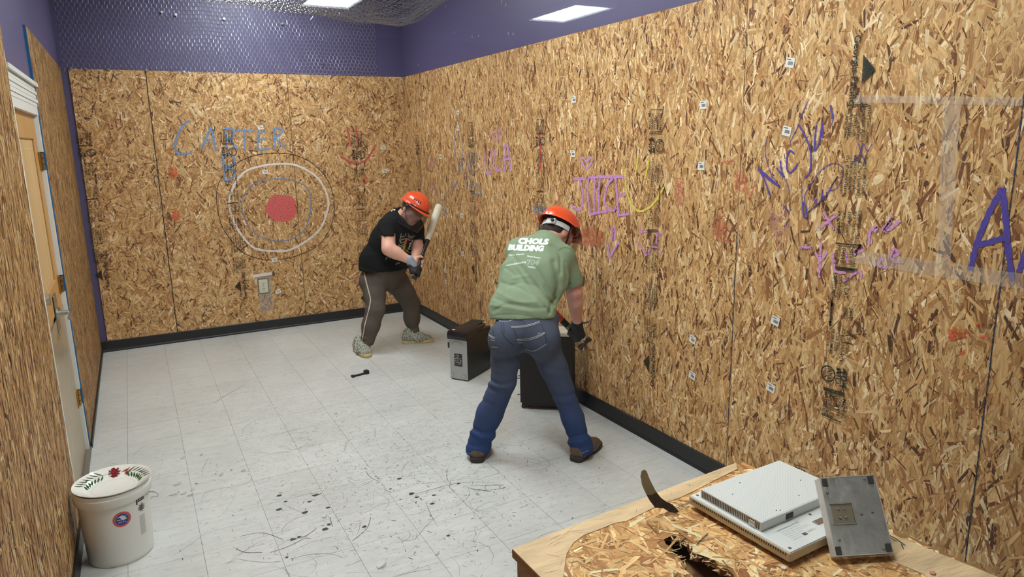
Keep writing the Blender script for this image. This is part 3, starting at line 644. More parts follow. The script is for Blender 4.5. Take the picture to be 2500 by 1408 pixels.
# cut wire ends, screws with washers along the net, bits of net tie
scr = MB()
for px, py in [(174,167),(210,168),(265,170),(358,172),(449,175),(395,30),(429,36),(547,46),(689,58),(786,155)]:
    p = WB.p(px, py, .012); scr.tube([p+NYm*-.01, p+NYm*.003], .011, 12).tube([p, p+NYm*.008], .005, 8)
tag(obj('fixing_screws', scr, m_chrome, wn), kind='stuff')
ends = MB()
for px, py, dx, dy, Y in [(430,28,14,-22,6.9),(693,38,8,22,6.6),(722,60,0,-22,6.8),(766,30,-8,18,6.0),(828,32,6,9,5.4),(757,70,-3,-12,6.9)]:
    a = at(px, py, 1, Y); b = at(px+dx, py+dy, 1, Y); ends.tube(smooth_path([a, (a+b)/2+np.array([.01, .01, .0]), b], 5), .0025, 5)
tag(obj('loose_wire_ends', ends, m_wire, hn), kind='stuff')
ps = MB(); 
for px, py in [(1086,16),(1150,90),(1166,88),(1232,12),(1238,82),(1250,83),(1107,80),(1019,158),(1128,190),(1222,4)]:
    p = WR.p(px, py, -.010); ps.add([p+UY*.006+UZ*.0, p+UZ*.016, p-UY*.005, p-UZ*.012], [(0, 1, 2, 3)])
chp = obj('paint_chips', ps, pm('bare plaster', (205, 202, 208), .8), wall_right, fix=False); chp['kind'] = 'stuff'
# ================================================================== PROPS
m_osbtop = m_flake
# ---------------------------------------------------------------- floor wear
m_scuff = pm('rubber scuff', (84, 82, 80), .7); m_scuffd = pm('dark scuff', (56, 55, 54), .6)
def floor_pt(px, py, z=.0004): return at(px, py, 2, z)
rg = np.random.default_rng(5)
def strokes(n, cx, cy, sx, sy, l0, l1, w0, w1, ang=None, sp=1.6, bend=.25):
    mb = MB()
    for i in range(n):
        x, y = rg.normal(cx, sx), rg.normal(cy, sy)
        if not (XL+.05 < x < XR-.06 and 1.2 < y < YB-.05): continue
        L = rg.uniform(l0, l1); t = (rg.uniform(-sp, sp) if ang is None else rg.normal(ang, sp)); k = rg.normal(0, bend)
        pts = []
        for s in np.linspace(-.5, .5, 5 if L > .05 else 3):
            a = t+k*s; pts.append((x+L*s*math.cos(a), y+L*s*math.sin(a), .0005))
        w = rg.uniform(w0, w1); N = len(pts); mb.ribbon(pts, [w*(.25+.75*math.sin(math.pi*(j+.3)/(N-.4))) for j in range(N)], (0, 0, 1.))
    return mb
for mb, mt in ((strokes(2600, 1.15, 3.6, .55, .75, .008, .03, .0008, .0022), m_scuff), (strokes(1500, 1.1, 4.6, .8, 1.2, .01, .04, .0008, .002, .1, .8), m_scuff),
               (strokes(130, 1.0, 3.3, .6, .7, .06, .28, .0008, .0024, .5, .9, .8), m_scuff), (strokes(260, 1.15, 3.4, .45, .55, .008, .03, .002, .005), m_scuffd), (strokes(420, .6, 5.0, .6, 1.2, .012, .05, .0008, .0018, .1, .5), m_scuff)):
    tag(obj('scuff_marks', mb, mt, floor, fix=False), kind='stuff')
big = MB()
def blot(px, py, r, seed):
    c = floor_pt(px, py, .0006); q = np.random.default_rng(seed)
    big.add([c+np.array([r*q.uniform(.5, 1.1)*math.cos(t), .75*r*q.uniform(.5, 1.1)*math.sin(t), 0]) for t in np.linspace(0, 6.283, 11, endpoint=False)], [tuple(range(11))])
for i, (px, py, r) in enumerate([(683,1209,.018),(697,1224,.014),(681,1243,.020),(745,1250,.022),(770,1208,.02),(756,1224,.014),(800,1239,.016),(803,1280,.014),(793,1291,.022),(1004,1205,.02),(1018,1213,.014),(1055,1229,.016),(953,1193,.012),(820,1010,.012),(975,1168,.016),(1060,1208,.014),(715,1316,.02),(730,1310,.014),(890,1285,.016),(1095,1307,.012),(565,1147,.010),(487,1030,.008),(625,930,.006),(700,1360,.012),(1120,1180,.012),(480,1180,.01)]): blot(px, py, r, i)
tag(obj('scuff_blots', big, m_scuffd, floor, fix=False), kind='stuff')
arc = MB()
for st in [[(700,1318),(740,1310),(765,1295),(772,1288)], [(575,1338),(600,1348),(640,1348)], [(660,1348),(700,1335),(750,1310)], [(1150,1195),(1195,1196),(1235,1190)], [(1148,1186),(1230,1183)], [(1140,1190),(1200,1200)],[(805,1262),(812,1285)],[(893,1150),(905,1165),(925,1175)],[(520,985),(560,960),(600,937)],[(1015,1205),(1070,1190),(1120,1178)],[(860,1320),(895,1290),(905,1262)],[(590,1308),(640,1300),(690,1316)]]:
    arc.ribbon([floor_pt(*q, .0007) for q in smooth_path(st, 8)], .003, (0, 0, 1.))
tag(obj('scuff_arcs', arc, m_scuff, floor, fix=False), kind='stuff')
m_shard = pm('clear plastic chip', (236, 238, 238), .10, trans=.15, coat=.5)
def chip(px, py, r, seed, label):
    q = np.random.default_rng(seed); c = floor_pt(px, py, 0); k = 6
    ring = [(r*q.uniform(.5, 1.1)*math.cos(t), r*q.uniform(.4, .9)*math.sin(t)) for t in np.linspace(0, 6.283, k, endpoint=False)]
    mb = MB().prism(ring, .0008, .004); mb.v = [(x, y, z+(.006*(x/r+1) if z > .002 else 0)) for x, y, z in mb.v]
    o = obj('plastic_chip', mb, m_shard); o.location = c; tag(o, label, 'debris', 'clear chips scattered on the floor')
near = 'clear plastic chip lying on the floor tiles beside the white bucket'; mid = 'clear plastic chip lying on the scuffed middle of the floor'
for i, (px, py, r) in enumerate([(433,1183,.022),(425,1206,.026),(450,1205,.02),(492,1111,.014),(447,1119,.014),(367,1217,.014),(463,1210,.018),(470,1197,.012)]): chip(px, py, r, 100+i, near)
for i, (px, py, r) in enumerate([(594,1150,.014),(928,1382,.026),(792,1262,.016),(1067,1353,.012),(733,1094,.01),(540,1160,.012)]): chip(px, py, r, 200+i, mid)
# black plastic strip broken off, lying on the floor
a, b = floor_pt(858, 921, 0), floor_pt(898, 911, 0); d = nrm(b-a); s = np.cross(UZ, d)
t = thing('broken_strip', 'bent black plastic strip lying alone on the floor', 'debris', a); m_blk = pm('black plastic', (24, 24, 26), .42)
L = np.linalg.norm(b-a)
obj('bar', MB().obox(-s*.012, d*L, s*.024, UZ*.012), m_blk, t, bevel=.003)
obj('end_tab', MB().obox(d*(L-.03)-s*.02, d*.035, s*.04, UZ*.03), m_blk, t, bevel=.004)
obj('end_tab', MB().obox(-s*.02, d*.02, s*.03, UZ*.018), m_blk, t, bevel=.003)

# ---------------------------------------------------------------- bucket with platter
bc = np.array([-.232, 3.415, 0.])
m_pail = pm('white bucket plastic', (226, 226, 222), .38, var=.03, scale=5)
t = thing('bucket', 'white plastic bucket with round blue label beside the left wall', 'bucket', bc)
H = .345; rb, rt_ = .132, .147
prof = [(0, .006), (rb-.006, .006), (rb-.004, 0), (rb, .004), (rb+.002, .02), (rt_-.003, H-.055), (rt_+.006, H-.053), (rt_+.008, H-.05), (rt_+.008, H-.018), (rt_+.003, H-.016), (rt_+.003, H-.004), (rt_+.007, H), (rt_, H), (rt_-.004, H-.01), (rb-.006, .02), (0, .012)]
obj('body', MB().lathe(prof, 56), m_pail, t, smooth=40)
def on_pail(ang, z, off=.0006):
    r = rb+.002+(rt_-.003-rb-.002)*(z-.02)/(H-.075)+off; return np.array([r*math.cos(ang), r*math.sin(ang), z])
va = math.atan2(-bc[1], -bc[0])      # angle towards the camera
la = va+.13; lz = .225
m_lblue = pm('label blue', (42, 58, 140), .4); m_lred = pm('label red', (205, 72, 62), .4); m_lwhite = pm('label white', (235, 232, 228), .4); m_grey = pm('grey print', (96, 96, 98), .6); m_lgrey = pm('pale grey print', (176, 176, 174), .6); m_dkp = pm('dark print', (48, 48, 50), .6)
def disc_on_pail(r0, r1, off, mat, name, par):
    mb = MB(); n = 40
    for r in (r0, r1):
        for j in range(n):
            u = 2*math.pi*j/n; mb.v.append(tuple(on_pail(la+r*math.cos(u)/.14, lz+r*math.sin(u), off)))
    if r0 == 0: mb.v = mb.v[n:]; mb.f = [tuple(range(n))]
    else: mb.f = [(j, (j+1) % n, n+(j+1) % n, n+j) for j in range(n)]
    return obj(name, mb, mat, par, fix=False)
lab = disc_on_pail(0, .036, .0006, m_lwhite, 'label', t); disc_on_pail(.028, .0355, .0009, m_lred, 'label_ring', lab); disc_on_pail(0, .0265, .001, m_lblue, 'label_disc', lab)
def text_on_pail(txt, ang, z, h, mat, par, width, off=.0014):
    v, f = text_mesh(txt, .01); W_ = v[:, 0].max()
    mb = MB().add([on_pail(ang+(x/W_-.5)*width/.14, z+y*h*.7, off) for x, y in v], f); return obj('print', mb, mat, par, fix=False)
text_on_pail('Food Grade', la, lz+.010, .0085, m_lwhite, lab, .036); text_on_pail('Heavy Duty', la, lz-.003, .0085, m_lwhite, lab, .040); text_on_pail('BPA Free', la, lz-.016, .0085, m_lwhite, lab, .030)
wa = la+.62; wl = MB(); wg = MB(); wlg = MB()
def pq(mb, a0, a1, z0, z1, off=.0007): mb.add([on_pail(a0, z0, off), on_pail((a0+a1)/2, z0, off), on_pail(a1, z0, off), on_pail(a1, z1, off), on_pail((a0+a1)/2, z1, off), on_pail(a0, z1, off)], [(0, 1, 2, 3, 4, 5)])
for i in range(3): pq(wl, wa-.10, wa+.16, .272+i*.009, .279+i*.009)
pq(wl, wa-.16, wa-.11, .262, .298)
for i in range(26):
    u = i*.24; r = .022*(.75+.25*math.sin(i*2.3)); wg.add([on_pail(wa+.02, .24, .0008), on_pail(wa+.02+r*math.cos(u)/.14, .24+r*math.sin(u), .0008), on_pail(wa+.02+r*math.cos(u+.16)/.14, .24+r*math.sin(u+.16), .0008)], [(0, 1, 2)])
for i in range(14): pq(wlg, wa-.10, wa+.12, .112+i*.0068, .1155+i*.0068)
obj('warning_bars', wl, m_dkp, t, fix=False); obj('warning_picture', wg, m_dkp, t, fix=False); obj('warning_text', wlg, m_lgrey, t, fix=False)
ha = va+1.12; e = on_pail(ha, H-.05, .01)
hw = [on_pail(ha, H-.062, .004), on_pail(ha, H-.058, .02), on_pail(ha+.10, H-.075, .035), on_pail(ha+.22, H-.10, .036), on_pail(ha+.30, H-.108, .022), on_pail(ha+.42, H-.115, .012)]
# bail drops round the back of the pail to the other ear
for k in range(1, 9):
    u = ha+.42+k*(math.pi-.42)/8.; hw.append(on_pail(u, H-.115-.09*math.sin(k/8*math.pi)+.05*k/8., .010))
obj('wire_handle', MB().tube(smooth_path(hw, 4), .0022, 6), m_chrome, t)
for q in (ha, ha+math.pi): obj('handle_ear', MB().tube([on_pail(q, H-.06, 0), on_pail(q, H-.06, .008)], .011, 12), m_pail, t)
# platter
m_china = pm('glazed china', (238, 238, 234), .08, coat=.5)
pz = H-.028; t = thing('dinner_plate', 'white china platter with painted red flowers resting on the bucket', 'plate', bc+np.array([.004, .0, pz]))
PR = .158
pp = [(0, .004), (.092, .004), (.104, .008), (.135, .026), (PR-.003, .038), (PR, .040), (PR-.001, .037), (.135, .022), (.106, .004), (.092, .0), (.0, .0)]
obj('dish', MB().lathe(pp, 64), m_china, t, smooth=50)
def on_plate(ang, r, off=.0007): z = np.interp(r, [0, .092, .104, .135, PR], [.004, .004, .008, .026, .040]); return np.array([r*math.cos(ang), r*math.sin(ang), z+off])
def leaf(mb, a, r, da, dr, w):
    q0 = on_plate(a, r); q1 = on_plate(a+da, r+dr); m_ = (q0+q1)/2; d = nrm(q1-q0); s = nrm(np.cross(UZ, d))*w; mm = on_plate(a+da*.45, r+dr*.45, .0012)
    mb.add([q0, mm+s, q1, mm-s], [(0, 1, 2, 3)])
fa = math.atan2(bc[1], bc[0])-.15          # far side of the rim seen from the camera
gl, rd, br, bl, st = MB(), MB(), MB(), MB(), MB()
for sg in (-1, 1):
    st.ribbon([on_plate(fa+sg*u, .121+.004*math.sin(u*6), .0008) for u in np.linspace(.12, 1.25, 20)], .0016, (0, 0, 1.))
    for i, u in enumerate(np.linspace(.42, 1.30, 7)):
        leaf(gl, fa+sg*u, .124, sg*.20, .026, .0060); leaf(gl, fa+sg*u, .122, sg*.20, -.024, .0060)
    for u in (.95, 1.0): 
        for dr in (-.012, .012): leaf(bl, fa+sg*u, .121+dr*.6, sg*.045, dr*.5, .004)
for k in range(9):
    u = k*.7; leaf(rd, fa+.04+.10*math.cos(u), .124+.014*math.sin(u), .12*math.cos(u), .012*math.sin(u), .013)
rd.add([on_plate(fa+.04+.13*math.cos(k*.4), .125+.017*math.sin(k*.4), .0016) for k in range(16)], [tuple(range(16))])
for u, dr in ((-.22, .010), (-.36, -.004), (-.30, .016), (-.42, .012), (-.36, -.014)): leaf(br, fa+u, .124, -.13, dr*1.2, .010)
for nme, mb, c in (('leaf_pattern', gl, (52, 92, 48)), ('rose_pattern', rd, (128, 28, 40)), ('tulip_pattern', br, (164, 62, 36)), ('berry_pattern', bl, (40, 48, 110)), ('stem_pattern', st, (98, 96, 52))):
    tag(obj(nme, mb, pm(nme+' glaze', c, .15), t, fix=False), kind='stuff')
obj('well_ring', MB().ribbon([on_plate(u, .086, .0006) for u in np.linspace(0, 6.2832, 50)], .0012, (0, 0, 1.)), m_lgrey, t, fix=False)

# ---------------------------------------------------------------- workbench (battered crate of strand board)
m_ven = pm('pale worn veneer', (222, 192, 150), .65, var=.24, scale=16, bump=.5, bscale=60, stretch=(.35, 1.8, 1)); m_crate = pm('brown crate wood', (150, 110, 68), .7, var=.25, scale=14, stretch=(1, 1, 3), bump=.2)
TZ = .75
bench = thing('workbench', 'battered strand board bench with a splintered hole in its top', 'workbench', (1.25, 1.1, 0))
TP = [(.778, 1.483), (1.10, 1.508), (1.40, 1.532), (1.69, 1.552), (1.757, .70), (.79, .70)]
hole_px = [(1617,1308),(1629,1300),(1640,1307),(1652,1303),(1662,1319),(1674,1311),(1680,1326),(1693,1340),(1689,1348),(1702,1352),(1716,1349),(1731,1361),(1745,1366),(1758,1384),(1775,1386),(1791,1400),(1800,1432),(1716,1450),(1692,1412),(1684,1396),(1668,1392),(1676,1380),(1660,1362),(1650,1351),(1636,1346),(1640,1334),(1626,1326)]
HO = [tuple(at(x, y, 2, TZ)[:2]) for x, y in hole_px]
def holed(mb, outer, hole, z0, z1):
    V = [Vector((*p, 0)) for p in outer]; Hh = [Vector((*p, 0)) for p in hole]; n, m = len(outer), len(hole); al = outer+hole; k = len(mb.v)
    mb.v += [(x, y, z0) for x, y in al]+[(x, y, z1) for x, y in al]
    for tri in tessellate_polygon([V, Hh]): mb.f.append(tuple(k+i for i in tri)); mb.f.append(tuple(k+n+m+i for i in tri[::-1]))
    for b0, c in ((0, n), (n, m)):
        for i in range(c): mb.f.append((k+b0+i, k+b0+(i+1) % c, k+n+m+b0+(i+1) % c, k+n+m+b0+i))
    return mb
def wl2(mb): mb.v = [(x-1.25, y-1.1, z) for x, y, z in mb.v]; return mb
top = obj('bench_top', wl2(holed(MB(), TP, HO, TZ-.024, TZ-.002)), m_board, bench)
import mathutils
def inside(poly, x, y):
    r = np.zeros(len(x), bool); n = len(poly)
    for i in range(n):
        x1, y1 = poly[i]; x2, y2 = poly[(i+1) % n]
        c = ((y1 > y) != (y2 > y)) & (x < (x2-x1)*(y-y1)/(y2-y1+1e-12)+x1); r ^= c
    return r
def grow(poly, d):
    c = np.mean(poly, 0); return [tuple(np.array(p)+nrm(np.array(p)-c)*d) for p in poly]
TPi = grow(TP, -.03); HOg = grow(HO, .008)
PT = PAL*np.array([1.22, 1.20, 1.16]); PT[[8, 10]] = PT[[4, 7]]; HOs = HO; TPs = grow(TP, -.004)
ss = strands('wood_strands', top, (.76-1.25, .70-1.1, TZ-.002), UX, UY, UZ, 1.02, .86, 4600, 77, m_flake, pal=np.clip(PT, 0, .9), spread=1.2, big=1.0, keepv=lambda u, v: inside(TPs, u+.76, v+.70) & ~inside(HOs, u+.76, v+.70))
# broken splinters round the hole
r7 = np.random.default_rng(3); n_s = 130; sp = MB()
for i in range(n_s):
    k = r7.integers(0, len(HO)-1); f = r7.random(); p = np.array(HO[k])*(1-f)+np.array(HO[k+1])*f; c = np.mean(HO, 0); inn = nrm(c-p)
    a = math.atan2(inn[1], inn[0])+r7.normal(0, .7); d = np.array([math.cos(a), math.sin(a), r7.uniform(-.5, .35)]); L = r7.uniform(.006, .026); w = r7.uniform(.001, .004); s_ = np.array([-d[1], d[0], 0])
    o = np.array([*p, TZ-r7.uniform(.0, .018)])-np.array([1.25, 1.1, 0]); sp.add([o-s_*w-d*.006, o+s_*w-d*.006, o+s_*w*.6+d*L, o-s_*w*.3+d*L*.8], [(0, 1, 2, 3)])
tag(obj('splinters', sp, pm('fresh splintered wood', (226, 190, 138), .7, var=.2), top, fix=False), kind='stuff')
# worn veneer left along the two outer edges
ven_in = [(1372,1440),(1376,1400),(1383,1352),(1400,1325),(1428,1305),(1470,1290),(1500,1277),(1530,1272),(1575,1250),(1610,1232),(1660,1215),(1700,1196),(1745,1172),(1800,1145)]
VI = [tuple(at(x, y, 2, TZ)[:2]) for x, y in ven_in]
ven = [(.79, .705), (.7785, 1.4825), (1.10, 1.5075), (1.40, 1.5315), (1.66, 1.549)]+[q for q in VI[::-1] if q[0] < 1.66]+[(VI[0][0]+.0, .705)]
obj('veneer_remnant', wl2(MB().prism(ven, TZ-.003, TZ+.0015)), m_ven, bench)
vr = [(1.685, 1.10), (1.757, .705), (1.60, .705), (1.575, .80), (1.60, .88), (1.585, .95), (1.62, 1.0), (1.63, 1.06)]
obj('veneer_remnant', wl2(MB().prism(vr, TZ-.003, TZ+.0015)), m_ven, bench)
ck = MB()
for st in ([(2155, 1300), (2180, 1310), (2212, 1332)], [(2165, 1306), (2190, 1322)], [(2200, 1326), (2206, 1340)], [(1700, 1330), (1712, 1316), (1730, 1300)], [(1600, 1262), (1640, 1245), (1690, 1222)]): ck.ribbon([at(*q, 2, TZ+.0030) for q in smooth_path(st, 5)], [.0008]+[.0026]*(len(smooth_path(st, 5))-2)+[.0008], (0, 0, 1.))
tag(obj('cracks', wl2(ck), m_dk, bench, fix=False), kind='stuff')
scr_ = MB(); rv = np.random.default_rng(8)
for i in range(46):
    if i % 2: c = np.array([rv.uniform(.80, .90), rv.uniform(.9, 1.46)])
    else: c = np.array([rv.uniform(.85, 1.55), 0]); c[1] = 1.483+(c[0]-.778)*.078-rv.uniform(.008, .05)
    L_ = rv.uniform(.01, .06); a_ = rv.normal(.1, .5); d_ = np.array([math.cos(a_), math.sin(a_)])*L_/2
    scr_.ribbon([(*(c-d_), TZ+.0019), (*(c+rv.normal(0, .002, 2)), TZ+.0019), (*(c+d_), TZ+.0019)], [.0004, rv.uniform(.0008, .002), .0004], (0, 0, 1.))
tag(obj('scratches', wl2(scr_), pm('scratched wood', (150, 116, 78), .7), bench, fix=False), kind='stuff')
for nme, q in (('side_panel', ((.79, .71), (.79, 1.478), 1)), ('side_panel', ((.79, 1.475), (1.685, 1.545), -1)), ('side_panel', ((1.685, 1.545), (1.75, .71), -1)), ('side_panel', ((.79, .71), (1.75, .71), 1))):
    a, b = np.array([*q[0], 0.]), np.array([*q[1], 0.]); s_ = np.cross(UZ, nrm(b-a))*(-.018 if q[2] > 0 else -.018)
    obj(nme, wl2(MB().obox(a, b-a, s_, UZ*(TZ-.026))), m_crate, bench)
obj('shelf', wl2(MB().box(.82, 1.68, .74, 1.46, .672, .690)), m_crate, bench)
kp = at(1286, 1390, 0, .789)
obj('knot_hole', wl2(MB().tube([kp+UX*.0005, kp-UX*.0008], .006, 10)), m_dk, bench)
# ---------------------------------------------------------------- computer monitor lying face down
m_beige = pm('pale computer plastic', (222, 224, 222), .45, var=.03, scale=8); m_side = pm('yellowed computer plastic', (205, 194, 172), .45); m_slot = pm('vent shadow', (84, 74, 62), .8)
def vent_mat():
    m, n, l, b = newmat('perforated back'); b.inputs['Roughness'].default_value = .45
    tc = n.new('ShaderNodeTexCoord'); sx = n.new('ShaderNodeSeparateXYZ'); l.new(tc.outputs['Object'], sx.inputs[0])
    def sn(o, f):
        a = n.new('ShaderNodeMath'); a.operation = 'MULTIPLY'; a.inputs[1].default_value = f; l.new(o, a.inputs[0]); c = n.new('ShaderNodeMath'); c.operation = 'SINE'; l.new(a.outputs[0], c.inputs[0]); return c.outputs[0]
    ml = n.new('ShaderNodeMath'); ml.operation = 'ADD'; l.new(sn(sx.outputs[0], 900), ml.inputs[0]); l.new(sn(sx.outputs[1], 1050), ml.inputs[1])
    r = n.new('ShaderNodeMapRange'); r.inputs[1].default_value = .9; r.inputs[2].default_value = 1.5; r.inputs[3].default_value = 1; r.inputs[4].default_value = .62; l.new(ml.outputs[0], r.inputs[0])
    v = n.new('ShaderNodeVectorMath'); v.operation = 'SCALE'; v.inputs[0].default_value = lin((224, 227, 225)); l.new(r.outputs[0], v.inputs['Scale']); l.new(v.outputs[0], b.inputs['Base Color']); return m
ma = math.radians(2.5); mx_ = np.array([math.cos(ma), math.sin(ma), 0]); my_ = np.array([-math.sin(ma), math.cos(ma), 0])
mo = np.array([1.342, 1.062, TZ+.002])
mon = thing('computer_monitor', 'flat computer monitor lying face down on the bench without its stand', 'monitor', mo)
mw, md = .37, .35
def MBX(x0, x1, y0, y1, z0, z1): return MB().obox(mx_*x0+my_*y0+UZ*z0, mx_*(x1-x0), my_*(y1-y0), UZ*(z1-z0))
obj('screen_bezel', MBX(.012, mw-.012, .012, md-.012, 0, .012), m_side, mon, bevel=.003)
obj('rear_shell', MBX(0, mw, 0, md, .010, .036), m_side, mon, bevel=.004)
obj('back_cover', MBX(.003, mw-.003, .003, md-.003, .0355, .0375), m_beige, mon, bevel=.001)
ub = obj('electronics_box', MBX(.018, mw-.012, .105, .322, .037, .064), m_beige, mon, bevel=.002)
obj('perforated_plate', MBX(.022, mw-.016, .109, .318, .0638, .0646), vent_mat(), ub)
sl = MB()
for i in range(44):
    y = .012+i*(md-.024)/44; q = MBX(-.0006, .0006, y, y+.0035, .024, .031); sl.add(q.v, q.f)
tag(obj('vent_slots', sl, m_slot, mon), kind='stuff')
sl = MB()
for i in range(34):
    y = .112+i*.206/34; q = MBX(.0174, .0188, y, y+.0028, .041, .060); sl.add(q.v, q.f)
tag(obj('vent_slots', sl, m_slot, ub), kind='stuff')
obj('latch', MBX(.0155, .0185, .125, .145, .040, .056), m_chrome, ub, bevel=.002)
obj('power_socket', MBX(.115, .145, .1035, .1075, .041, .058), m_blk, ub, bevel=.003)
obj('video_socket', MBX(.262, .285, .1035, .1075, .043, .058), m_dk, ub, bevel=.002)
for x, y in ((.020, .335), (.018, .016), (.20, .092)): obj('screw', MB().tube([mx_*x+my_*y+UZ*.0374, mx_*x+my_*y+UZ*.0382], .0045, 12), m_grey, mon)
for x, y in ((.07, .25), (.14, .285), (.22, .145), (.10, .125), (.11, .12), (.30, .20)): obj('screw_hole', MB().tube([mx_*x+my_*y+UZ*.0645, mx_*x+my_*y+UZ*.0650], .0022, 8), m_dk, ub)
pr = MB()
for i, (txt, x, y, L, h) in enumerate([('NEC MultiSync LCD1700', .055, .082, .085, .0062), ('MODEL NO. INPUT 100-240V', .055, .072, .075, .0034), ('THIS DEVICE COMPLIES WITH PART 15 OF FCC RULES', .055, .064, .095, .003), ('OPERATION IS SUBJECT TO THE FOLLOWING CONDITIONS', .055, .057, .1, .003), ('MADE IN TAIWAN', .055, .049, .06, .0034), ('CAUTION RISK OF ELECTRIC SHOCK DO NOT OPEN', .055, .041, .09, .003), ('SERIAL NO. 1Y0', .055, .033, .05, .0034), ('CE FCC UL', .12, .036, .03, .006), ('REV. 1A', .135, .09, .02, .003)]):
    v, f = text_mesh(txt); W_ = v[:, 0].max(); pr.add([mx_*(x+a/W_*L)+my_*(y+b*h*.7)+UZ*.0382 for a, b in v], f)
q = MBX(.098, .112, .032, .042, .0378, .0382); pr.add(q.v, q.f)
obj('rating_print', pr, m_grey, mon, fix=False)
obj('connector', MBX(.17, .21, .045, .065, .034, .040), m_chrome, mon, bevel=.002)
# ---------------------------------------------------------------- stand base plate leaning on the monitor
b0 = np.array([1.456, 1.030, TZ]); wv = np.array([.140, -.062, 0.]); hv = np.array([.060, .110, .152]); nv = nrm(np.cross(wv, hv)); nv = -nv if nv@(CAM-b0) < 0 else nv
b0 = b0+UZ*.012+np.array([-.0, -.006, 0])
pl = thing('stand_base_plate', 'grey metal monitor base plate leaning upright against the monitor', 'metal plate', b0)
m_galv = pm('galvanised steel', (150, 148, 142), .42, .85, var=.18, scale=22, bump=.15, bscale=30); m_psid = pm('pale plate edge', (206, 204, 198), .45); m_rub = pm('grey rubber foot', (66, 62, 58), .8)
def PL(u0, u1, v0, v1, n0, n1): return MB().obox(wv*u0+hv*v0+nv*(n0+.014), wv*(u1-u0), hv*(v1-v0), nv*(n1-n0))
obj('shell', PL(0, 1, 0, 1, -.030, -.002), m_psid, pl, bevel=.002)
rim = MB()
for q in (PL(0, .012, 0, 1, -.002, .001), PL(.988, 1, 0, 1, -.002, .001), PL(0, 1, 0, .010, -.002, .001), PL(0, 1, .99, 1, -.002, .001)): rim.add(q.v, q.f)
obj('rim', rim, m_psid, pl)
obj('steel_face', PL(.012, .988, .01, .99, -.002, -.0005), m_galv, pl)
obj('recess', PL(.10, .46, .40, .64, -.0006, -.0002), pm('recessed steel', (128, 118, 98), .5, .6), pl)
rr = MB()
for q in (PL(.08, .48, .64, .66, -.0006, .0025), PL(.08, .48, .38, .40, -.0006, .0025), PL(.46, .49, .38, .66, -.0006, .0025)): rr.add(q.v, q.f)
obj('recess_lip', rr, m_galv, pl, bevel=.001)
for u, v in ((.04, .88), (.86, .88), (.02, .02), (.88, .02)): obj('rubber_foot', PL(u, u+.09, v, v+.10, -.0006, .003), m_rub, pl, bevel=.001)
for u, v in ((.22, .58), (.32, .58), (.22, .47), (.32, .47), (.10, .80), (.80, .95), (.12, .20), (.84, .06), (.60, .50), (.80, .52)):
    c = wv*u+hv*v+nv*.014; obj('rivet', MB().tube([c-nv*.001, c+nv*.002, c+nv*.0032], [.0042, .0038, .001], 10), m_chrome, pl)
# ---------------------------------------------------------------- smoky plastic shard standing on the bench
sy = 1.40
def SH(px, py): return at(px, py, 1, sy)
blade = [(1560,1170),(1565,1165),(1573,1171),(1586,1192),(1600,1212),(1612,1231),(1600,1238),(1588,1238),(1579,1222),(1572,1210),(1566,1195),(1562,1188)]
burnt = [(1588,1238),(1600,1238),(1612,1231),(1624,1246),(1634,1253),(1648,1259),(1658,1272),(1650,1276),(1636,1274),(1624,1267),(1606,1267),(1597,1254)]
sd = thing('plastic_shard', 'smoky translucent plastic shard with charred end standing on the bench', 'debris', SH(1625, 1270))
lo = min(SH(*q)[2] for q in burnt); dz = TZ+.0025-lo
def shardpart(nme, poly, mat):
    mb = MB(); n = len(poly); P = [SH(*q)+UZ*dz for q in poly]; dpt = nrm(np.array([.25, 1, 0.]))*.0035
    P = [p+np.array([0, .018*math.sin((p[2]-TZ)*22), 0]) for p in P]
    mb.v = [tuple(p) for p in P]+[tuple(p+dpt) for p in P]; tri = tessellate_polygon([[Vector((p[0], p[2], 0)) for p in P]])
    for q in tri: mb.f += [tuple(q), tuple(n+i for i in q[::-1])]
    mb.f += [(i, (i+1) % n, n+(i+1) % n, n+i) for i in range(n)]
    return child(nme, mb, mat, sd)
shardpart('blade', blade, pm('smoky plastic', (134, 132, 124), .3, alpha=.93)); shardpart('charred_end', burnt, pm('charred plastic', (44, 36, 32), .45, var=.4, scale=60, bump=.5, bscale=90))
for px, py, r, lb in ((1912, 1388, .008, 'white chip of plastic on the bench beside the monitor'), (2275, 1400, .010, 'small pale pink chip lying on the bench behind the base plate')):
    c = at(px, py, 2, TZ+.001); q = np.random.default_rng(px); mb = MB().prism([(r*q.uniform(.5, 1.1)*math.cos(u), r*q.uniform(.5, 1)*math.sin(u)) for u in np.linspace(0, 6.283, 7, endpoint=False)], .0, .004)
    o = obj('plastic_chip', mb, m_beige if px < 2000 else pm('pale pink plastic', (210, 150, 130), .6)); o.location = c; tag(o, lb, 'debris')

